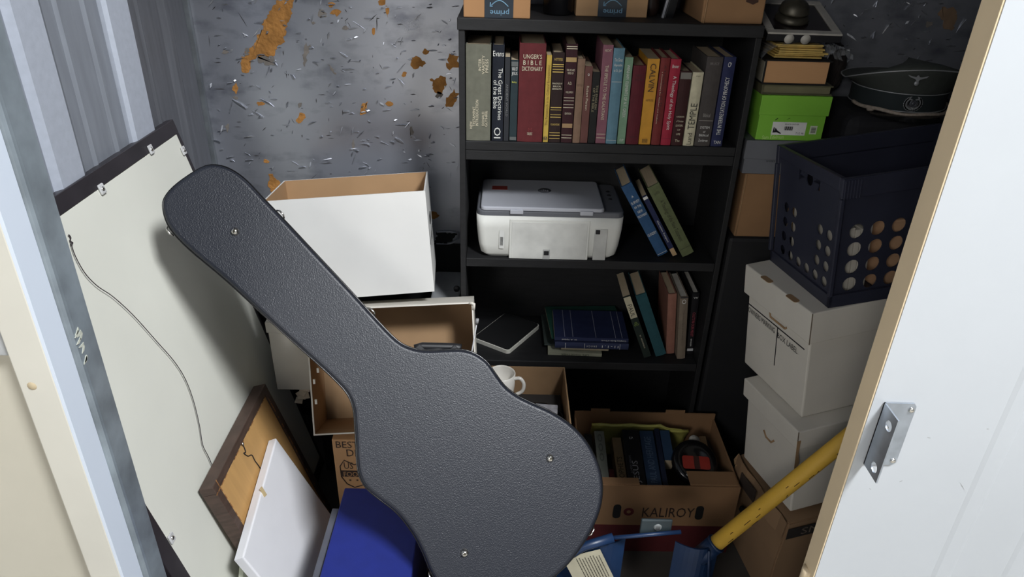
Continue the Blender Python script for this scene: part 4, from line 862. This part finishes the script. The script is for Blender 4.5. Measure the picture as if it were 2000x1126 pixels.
# box with mug
mbx = thing('open_carton', 'brown open carton holding a mug, in front of the bookcase foot', 'carton', T(-.045, 1.50, 0))
mb = MB(); t = .004; w, d, h = .24, .292, .44
mb.box((0, 0, 0), (w, d, t)).box((0, 0, t), (w, t, h-.05)).box((0, d-t, t), (w, d, h)).box((0, t, t), (t, d-t, h)).box((w-t, t, t), (w, d-t, h))
mb.build('carton_body', mat('inner_brown_cardboard', (146, 116, 84), .85, var=.08), mbx)
mug = thing('mug', 'white ceramic mug standing in the open brown carton', 'mug', T(.004, 1.735, .362))
CER = mat('white_ceramic', (214, 210, 202), .25)
MB().lathe([(0, .002), (.03, .0), (.036, .004), (.040, .05), (.041, .092), (.0385, .094), (.037, .09), (.035, .02), (0, .012)], 32).build('cup', CER, mug)
MB().tube(smooth([Vector(p) for p in ((.038, -.01, .08), (.055, -.014, .084), (.066, -.016, .066), (.062, -.016, .04), (.04, -.012, .022))], 5), .0055, 10).build('handle', CER, mug)
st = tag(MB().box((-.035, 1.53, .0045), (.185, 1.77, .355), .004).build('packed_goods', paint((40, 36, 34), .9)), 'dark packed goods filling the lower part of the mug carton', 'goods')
pan = thing('round_tray', 'black rimmed round tray holding folded newspaper inside the mug carton', 'tray', T(.115, 1.62, .3555) @ Matrix.Scale(.84, 4))
MB().lathe([(0, 0), (.075, 0), (.082, .03), (.084, .034), (.079, .034), (.073, .005), (0, .004)], 36).build('dish', mat('black_gloss', (16, 16, 18), .2), pan)
np_ = tag(MB().box((-.05, -.04, .0), (.05, .045, .014), .002).build('newspaper', mat('newsprint', (150, 148, 152), .9, var=.3, vs=60), M=T(.115, 1.62, .3853) @ RZ(-.08)), 'folded grey newspaper lying on the round black tray', 'newspaper')

# ---------------------------------------------------------------- produce box with books
kb = thing('produce_box', 'brown produce carton with oval hand holes full of paperbacks', 'carton', T(.236, 1.49, 0))
KW, KD, KH = .442, .302, .255; t = .005
KM = mat('produce_cardboard', (140, 106, 74), .85, var=.07, vs=6); KR = mat('produce_red_print', (84, 22, 26), .8)
mb = MB(); mb.box((0, 0, 0), (KW, KD, t)).box((0, KD-t, t), (KW, KD, KH+.022)).box((0, t, t), (t, KD-t, KH)).box((KW-t, t, t), (KW, KD-t, KH))
mb.box((0, 0, t), (KW, t, KH-.0)).box((.05, KD-.006, KH+.02), (.11, KD-.001, KH+.034), .001).box((.285, KD-.006, KH+.02), (.345, KD-.001, KH+.034), .001); mb.build('carton_body', KM, kb)
MB().box((KW-.14, t+.0002, KH-.0), (KW-.004, .06, KH+.004), .001).build('corner_gusset', KM, kb)
MB().box((.0, t, KH-.002), (.16, .03, KH+.003), .001).build('corner_gusset', KM, kb)
MB().box((0, -.0008, 0), (KW, 0, .105)).build('red_print_band', KR, kb)
for px in (1205, 1366):
    q = at(px, 998 if px < 1300 else 1001, Y=1.489); MB().prism(rrect(q.x-.236-.011, q.z-.026, q.x-.236+.011, q.z+.026, .0105), 0, .002, M=T(0, .0005, 0) @ RX(PI/2)).build('hand_hole', DARK, kb)
q0, q1 = at(1256, 990, Y=1.489), at(1354, 1010, Y=1.489)
text('KALIROY', ((q0.x+q1.x)/2-.236, -.0009, (q0.z+q1.z)/2), (1, 0, .005), (0, 0, 1), q1.x-q0.x, q0.z-q1.z, paint((40, 26, 20), .7), kb)
q = at(1228, 999, Y=1.489); MB().lathe([(.006, .0004), (.013, .0004), (.015, 0)], 16, M=T(q.x-.236, -.0004, q.z) @ RX(PI/2)).build('red_emblem', KR, kb)
GK = 'books packed in the produce carton'
KZ = .1
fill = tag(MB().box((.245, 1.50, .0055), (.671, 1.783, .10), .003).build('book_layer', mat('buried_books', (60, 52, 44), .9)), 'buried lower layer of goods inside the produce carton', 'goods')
def kbook(label, px0, px1, y0, w, d, h, lean_, col, texts=(), bands=(), yaw=0, pages=None, name='book'):
    """paperbacks in the carton: standing with the cover/spine tipped towards us; px0..px1 along the front top edge"""
    return None
def slant(label, x0, w, ynear, ztop_near, L_, rise, t, col, cover=(), name='book'):
    """a book lying tilted against the carton: its long cover faces up and to us. x0..x0+w across, from (ynear, z) back and up by rise"""
    a = math.atan2(rise, L_); r = thing(name, label, 'book', T(x0, ynear, ztop_near) @ RX(a), GK)
    l = math.hypot(L_, rise)
    MB().box((0, 0, -t), (w, l, 0), .0012).build('cover', mat('glossycover_%02x%02x%02x' % col, col, .38, var=.12, vs=30), r)
    MB().box((.001, -.0006, -t+.001), (w-.001, .0, -.001)).build('page_block', PAGES, r)
    for s, mode, u, v, ln, hh, tc in cover:
        ax = {'u': ((0, 1, 0), (-1, 0, 0)), 'h': ((1, 0, 0), (0, 1, 0))}[mode]
        text(s, (w*u, l*v, .0002), ax[0], ax[1], ln, hh, paint(tc, .5), r, 'cover_title')
    return r
slant('thin black paperback with white print at the guitar case side of the produce carton', .262, .022, 1.53, .21, .19, .035, .05, (26, 26, 28), [('THE ACTS OF', 'u', .5, .6, .07, .006, WH)])
sg = slant('silver grey patterned booklet with white sides in the produce carton', .292, .030, 1.525, .208, .2, .045, .06, (120, 124, 116), [('ooo', 'u', .5, .7, .1, .014, (90, 94, 88))])
slant('small dark red booklet beside the silver grey patterned booklet', .325, .016, 1.53, .205, .07, .01, .05, (70, 24, 26))
slant('worn tan paperback standing beside the black glossy book in the produce carton', .346, .028, 1.522, .21, .19, .03, .05, (132, 112, 84), [('PROPHETS', 'u', .5, .35, .1, .016, (50, 40, 30))])
slant('glossy black paperback with thin silver capitals in the produce carton', .376, .05, 1.52, .214, .2, .05, .05, (22, 22, 26), [('JESUS', 'u', .55, .28, .075, .022, (150, 150, 156)), ('A NEW VISION', 'u', .25, .4, .06, .006, (120, 120, 126)), ('E.P.', 'h', .5, .85, .012, .008, WH)])
slant('dark slate blue paperback with broad grey capitals in the produce carton', .429, .042, 1.52, .212, .2, .05, .05, (40, 58, 82), [('PAUL AND HERITAGE', 'u', .5, .5, .16, .02, (86, 104, 128))])
slant('narrow ink blue book edge between the slate blue paperback and the black disc pack', .474, .014, 1.52, .216, .2, .055, .05, (26, 34, 54))
slant('short steel blue book behind the black disc pack', .491, .03, 1.62, .235, .1, .03, .05, (44, 66, 92))
fo = thing('document_sleeve', 'crumpled yellow-green document sleeve standing at the back of the produce carton', 'sleeve', T(.285, 1.752, .1015))
SLV = mat('yellow_green_film', (176, 172, 92), .4, var=.12, vs=14)
b = bmesh.new(); bmesh.ops.create_grid(b, x_segments=24, y_segments=10, size=.5)
for v in b.verts:
    u, w_ = v.co.x+.5, v.co.y+.5; v.co = Vector((u*.30, -.05*w_*w_+.006*noise.noise(Vector((u*7, w_*5, 1)))+.03, w_*(.17-.02*max(0, u-.75)*4)+.004*noise.noise(Vector((u*11, w_*3, 8)))))
bmesh.ops.solidify(b, geom=b.faces[:], thickness=.004)
mb = MB(); mb._place(b, None, 0, True); mb.build('sleeve_film', SLV, fo)
MB().tube([(.0+.3*i/10, -.018+.003*math.sin(i*2), .168-.002*i*(i > 7)) for i in range(11)], .005, 8).build('rolled_edge', SLV, fo)
dk = thing('disc_pack', 'black round disc pack with a red label lying on books in the produce carton', 'disc pack', T(.572, 1.605, .235) @ RX(.5) @ RY(.12) @ Matrix.Scale(1.22, 4))
MB().lathe([(0, 0), (.052, 0), (.055, .004), (.055, .018), (.051, .022), (.03, .022), (.028, .019), (0, .019)], 36).build('disc_case', mat('black_gloss', (16, 16, 18), .2), dk)
MB().prism(rrect(-.034, -.02, .034, .012, .006), .0222, .0228).build('red_label', paint((150, 44, 34), .4), dk)
MB().box((-.006, -.02, .023), (.008, .012, .0234)).build('label_stripe', paint((60, 30, 26), .5), dk)
mb = MB()
for a in (-2.2, -1.6, -1.2): mb.box((.040, -.003, .0222), (.046, .003, .0228), M=RZ(a))
mb.build('rim_print', paint((180, 180, 180), .5), dk)
MB().lathe([(0, 0), (.014, 0), (.014, .004), (0, .004)], 20, M=T(.01, .058, .002)).build('white_spot', paint((190, 186, 178), .5), dk)
tag(MB().box((.50, 1.515, .1005), (.58, 1.56, .2), .01).build('black_pouch', mat('black_nylon', (22, 22, 27), .8)), 'small black pouch tucked under the black disc pack', 'pouch')
rl = thing('wooden_rule', 'beige slotted wooden strip standing at the end of the produce carton', 'ruler', T(.615, 1.56, .195) @ RX(.22))
MB().box((0, 0, 0), (.022, .17, .01), .001).build('strip_body', mat('beige_wood', (160, 128, 92), .7), rl); MB().box((.013, .03, .0101), (.0165, .14, .0108)).build('slot', DARK, rl)
tag(MB().box((.64, 1.53, .1005), (.666, 1.77, .19), .003).build('book', mat('dark_book', (40, 34, 32), .7)), 'dark plain book standing beneath the beige slotted strip', 'book', GK)

# ---------------------------------------------------------------- blue tool with a yellow handle
tl_ = thing('hole_digger', 'blue steel digging tool with a thick yellow wooden handle', 'tool', T(.40, 1.2, 0))
TB = mat('blue_enamel', (22, 44, 76), .4, var=.12, vs=14); YW = mat('yellow_wood_handle', (206, 164, 62), .5, var=.12, vs=9, stretch=(1, 1, 1), bump=.06, bs=60)
def tp(x, y, Y=1.2): return at(x, y, Y=Y)-Vector((.40, 1.2, 0))
h0, h1 = tp(1394, 1064), tp(1662, 849); hd = (h1-h0).normalized()
MB().tube([h0, h0+hd*.55, h0+hd*1.1], .0185, 20).build('handle', YW, tl_)
mb = MB()
for k in range(14):
    u = random.uniform(.03, .4); a = random.uniform(-.9, .9); o_ = h0+hd*u
    wv = hd.cross(Vector((0, -1, .3))).normalized(); nv = wv.cross(hd); nv = nv if nv.y < 0 else -nv
    p_ = o_+(nv*math.cos(a)+wv*math.sin(a))*.0186; l = random.uniform(.004, .02)
    mb.tube([p_-hd*l*.5, p_+hd*l*.5], .0008, 5)
mb.build('handle_crack', paint((70, 50, 20), .8), tl_, kind='stuff')
MB().tube([h0-hd*.05, h0+hd*.006], .0225, 16).tube([h0+hd*.004, h0+hd*.01], .0235, 16).build('socket', TB, tl_)
def blade(x0, x1, ztop, bow, y0):
    mb = MB(); n = 10; L_ = 7; G = []
    for j in range(L_+1):
        z = ztop*(1-j/L_)+.004; row_ = []
        for i in range(n+1):
            u = i/n; sq = 1-.35*max(0, j/L_-.6)/.4; xx = (x0+x1)/2+(x1-x0)*(u-.5)*sq
            row_.append((xx, y0-bow*math.sin(PI*u), z))
        G.append(row_)
    for j in range(L_):
        for i in range(n):
            a, b_, c, d = G[j][i], G[j][i+1], G[j+1][i+1], G[j+1][i]; mb.poly([a, d, c, b_]); k = Vector((0, .003, 0))
            mb.poly([Vector(a)+k, Vector(b_)+k, Vector(c)+k, Vector(d)+k])
    return mb
a = tp(1322, 1045); b_ = tp(1406, 1060)
blade(a.x, b_.x, h0.z+.005, .022, .0).build('blade', TB, tl_)
MB().tube([tp(1385, 1075, 1.177), tp(1383, 1140, 1.177)], .0035, 6).build('blade_rib', TB, tl_)
a = tp(1092, 1062, 1.22); b_ = tp(1222, 1050, 1.22)
lb = blade(a.x, b_.x, tp(1160, 1052, 1.22).z, .026, .02).build('blade', TB, tl_)
MB().tube([tp(1085, 1100, 1.17), tp(1140, 1066, 1.18), tp(1198, 1049, 1.19)], .011, 10).build('yoke_arm', TB, tl_)
MB().tube([tp(1190, 1050, 1.19), tp(1330, 1038, 1.19)], .005, 8).build('cross_rod', TB, tl_)
a, b_ = tp(1248, 1042), tp(1314, 1014)
MB().box((a.x, -.004, a.z), (b_.x, .004, b_.z), .003).build('hinge_plate', mat('dark_slate_steel', (44, 54, 58), .5), tl_)
q = tp(1284, 1026); MB().lathe([(0, .003), (.008, .003), (.0095, 0)], 20, M=T(q.x, -.004, q.z) @ RX(PI/2)).build('emblem_disc', paint((120, 124, 124), .5), tl_)
mb = MB()
for k in range(3): mb.box((q.x-.005, -.0074, q.z-.005+k*.004), (q.x+.005, -.0068, q.z-.0035+k*.004))
mb.build('emblem_print', INK, tl_)
lq = [tp(x, y, 1.188) for x, y in ((1100, 1092), (1172, 1072), (1184, 1140), (1104, 1150))]
u_ = (lq[1]-lq[0]).normalized(); w_ = (lq[3]-lq[0]); w_ = (w_-u_*w_.dot(u_)).normalized(); nrm = u_.cross(w_)
lw, lh = (lq[1]-lq[0]).length, (lq[3]-lq[0]).length
lab = MB().prism([(0, 0), (lw*.6, -.002), (lw, 0), (lw, lh), (0, lh)], 0, .0006, M=basis(lq[0], u_, w_, nrm)).build('instruction_label', paint((176, 170, 148), .7), tl_)
mb = MB()
for k in range(9):
    xx = lw*(.32+.072*k); l0 = lh*random.uniform(.08, .2)
    zz = l0
    while zz < lh*.9:
        s = random.uniform(.003, .008); mb.prism([(xx, zz), (xx+.0016, zz), (xx+.0016, zz+s), (xx, zz+s)], -.0008, -.0003, M=basis(lq[0], u_, w_, nrm)); zz += s+.0016
mb.build('label_print', paint((60, 56, 50), .7), lab, kind='stuff')

# ---------------------------------------------------------------- guitar case
n0 = -(CF*1+CR*((750-1000)/FPX)+CU*((563-760)/FPX)).normalized(); G0 = CAM_O-n0*1.6
ax0 = onplane(360, 380, G0, n0); ax1 = onplane(1020, 1075, G0, n0)
gv = (ax0-ax1).normalized(); gu = gv.cross(n0)
GM = basis(onplane(1000, 1165, G0, n0), gu, gv, n0)
gc = thing('guitar_case', 'black leather-grained guitar case leaning diagonally across the cartons', 'guitar case', GM)
GI = GM.inverted()
outl = [(400, 322), (430, 322), (456, 333), (482, 353), (512, 385), (560, 435), (620, 499), (680, 563), (740, 629), (775, 664), (800, 678), (828, 684), (870, 683), (905, 683), (930, 691), (952, 707), (968, 729), (986, 753), (1010, 772), (1040, 787), (1075, 803), (1110, 825), (1140, 854), (1161, 887), (1174, 922), (1178, 958), (1172, 997), (1155, 1037), (1130, 1077), (1100, 1112), (1060, 1143), (1005, 1166), (945, 1174), (895, 1164), (862, 1144), (843, 1118),
        (828, 1082), (812, 1050), (790, 1018), (768, 995), (740, 974), (716, 953), (703, 930), (698, 905), (696, 870), (693, 822), (690, 796), (680, 771), (660, 747), (620, 709), (560, 655), (500, 600), (440, 545), (380, 495), (346, 463), (326, 436), (317, 407), (319, 386), (336, 364), (366, 341)]
loc = [(GI @ onplane(x, y, G0, n0)) for x, y in outl]
sm_ = []
P = [Vector((p.x, p.y, 0)) for p in loc]
for i in range(len(P)):
    p0, p1, p2, p3 = P[i-1], P[i], P[(i+1) % len(P)], P[(i+2) % len(P)]
    for k in range(3):
        t = k/3; sm_.append(.5*((2*p1)+(-p0+p2)*t+(2*p0-5*p1+4*p2-p3)*t*t+(-p0+3*p1-3*p2+p3)*t**3))
def inset(pts, dd):
    out = []; n = len(pts)
    for i in range(n):
        tg = (pts[(i+1) % n]-pts[i-1]).normalized(); out.append(pts[i]+Vector((tg.y, -tg.x, 0))*dd)
    return out
LEATH = bpy.data.materials.new('black_leather_grain'); LEATH.use_nodes = True
_nt = LEATH.node_tree; _N = _nt.nodes; _L = _nt.links; _b = _N['Principled BSDF']
_tc = _N.new('ShaderNodeTexCoord'); _v = _N.new('ShaderNodeTexVoronoi'); _v.inputs['Scale'].default_value = 520; _v.feature = 'SMOOTH_F1'
_w = _N.new('ShaderNodeTexNoise'); _w.inputs['Scale'].default_value = 300; _w.inputs['Detail'].default_value = 3
_L.new(_tc.outputs['Object'], _v.inputs['Vector']); _L.new(_tc.outputs['Object'], _w.inputs['Vector'])
_ad = _N.new('ShaderNodeMath'); _ad.operation = 'ADD'; _L.new(_v.outputs['Distance'], _ad.inputs[0]); _L.new(_w.outputs['Fac'], _ad.inputs[1])
_bp = _N.new('ShaderNodeBump'); _bp.inputs['Strength'].default_value = .55; _bp.inputs['Distance'].default_value = .0007; _L.new(_ad.outputs[0], _bp.inputs['Height']); _L.new(_bp.outputs[0], _b.inputs['Normal'])
_b.inputs['Base Color'].default_value = (*lin((28, 31, 40)), 1); _b.inputs['Roughness'].default_value = .42
ccw = sum(sm_[i-1].x*sm_[i].y-sm_[i].x*sm_[i-1].y for i in range(len(sm_))) > 0
if not ccw: sm_ = sm_[::-1]
ins = -1
# inset() moves to the outside for counter-clockwise outlines, so inward is negative
MB().prism([(p.x, p.y) for p in sm_], -.042, 0, bev=.009, smooth=True, seg=4).build('lid', LEATH, gc)
MB().prism([(p.x, p.y) for p in inset(sm_, -.002)], -.118, -.0445, smooth=True).build('shell', LEATH, gc)
MB().tube([p+Vector((0, 0, -.0095)) for p in inset(sm_, .0008)], .0022, 6, closed=True).build('piping', mat('black_gloss', (16, 16, 18), .2), gc)
MB().tube([p+Vector((0, 0, -.0435)) for p in inset(sm_, .0012)], .0024, 6, closed=True).build('seam_binding', INK, gc)
for x, y in ((459, 452), (1074, 894), (907, 1079)):
    p = GI @ onplane(x, y, G0, n0)
    f_ = MB().lathe([(.0, .0095), (.004, .009), (.0075, .006), (.0085, .002), (.0095, .0)], 20, M=T(p.x, p.y, .0)).build('foot_stud', CHROME, gc)
    MB().lathe([(0, .0102), (.0028, .0098), (.003, .0094)], 12, M=T(p.x, p.y, 0)).build('stud_rivet', BRASS, f_)
def rimframe(x, y):
    p = GI @ onplane(x, y, G0, n0); p.z = 0; i = min(range(len(sm_)), key=lambda k: (sm_[k]-p).length); tg = (sm_[(i+1) % len(sm_)]-sm_[i-1]).normalized()
    return basis(sm_[i]+Vector((0, 0, 0)), tg, (0, 0, 1), Vector((tg.y, -tg.x, 0)))
for x, y in ((537, 407), (733, 612), (325, 450), (1160, 1036), (846, 1126)):
    Mf = rimframe(x, y)
    la = MB().box((-.014, -.07, -.001), (.014, -.02, .003), .001, M=Mf).build('latch', CHROME, gc)
    MB().tube([Mf @ Vector(q) for q in ((-.012, -.02, .004), (-.006, -.014, .008), (.006, -.014, .008), (.012, -.02, .004))], .002, 6).build('latch_bail', CHROME, la)
Ha, Hb = rimframe(812, 668), rimframe(908, 674)
A_, B_ = Ha.translation, Hb.translation; hu = (B_-A_).normalized(); hn = Vector((-hu.y, hu.x, 0)); hn = hn if (Ha.col[2].to_3d()).dot(hn) > 0 else -hn
hm = [A_+hu*.012+Vector((0, 0, -.05)), A_+hu*.008+hn*.006+Vector((0, 0, -.05)), A_+hu*.02+hn*.009+Vector((0, 0, -.05)), B_-hu*.02+hn*.009+Vector((0, 0, -.05)), B_-hu*.004+hn*.009+Vector((0, 0, -.05)), B_-hu*.008+Vector((0, 0, -.05))]
MB().tube(hm, .0095, 10).tube([A_+hu*.02+hn*.002+Vector((0, 0, -.05)), B_-hu*.02+hn*.002+Vector((0, 0, -.05))], .008, 8).build('handle', mat('black_handle_plastic', (24, 24, 27), .5), gc)
for q in (A_+hu*.016, B_-hu*.014): MB().box((-.008, -.008, -.066), (.008, .012, -.034), .002, M=T(q.x, q.y, 0)).build('handle_mount', INK, gc)
# hidden rest under the case's foot
tag(MB().box((-.17, .98, 0), (.12, 1.20, .25), .006).build('black_tote', paint((18, 18, 20), .7)), 'black tote on the floor under the lower end of the guitar case', 'tote')
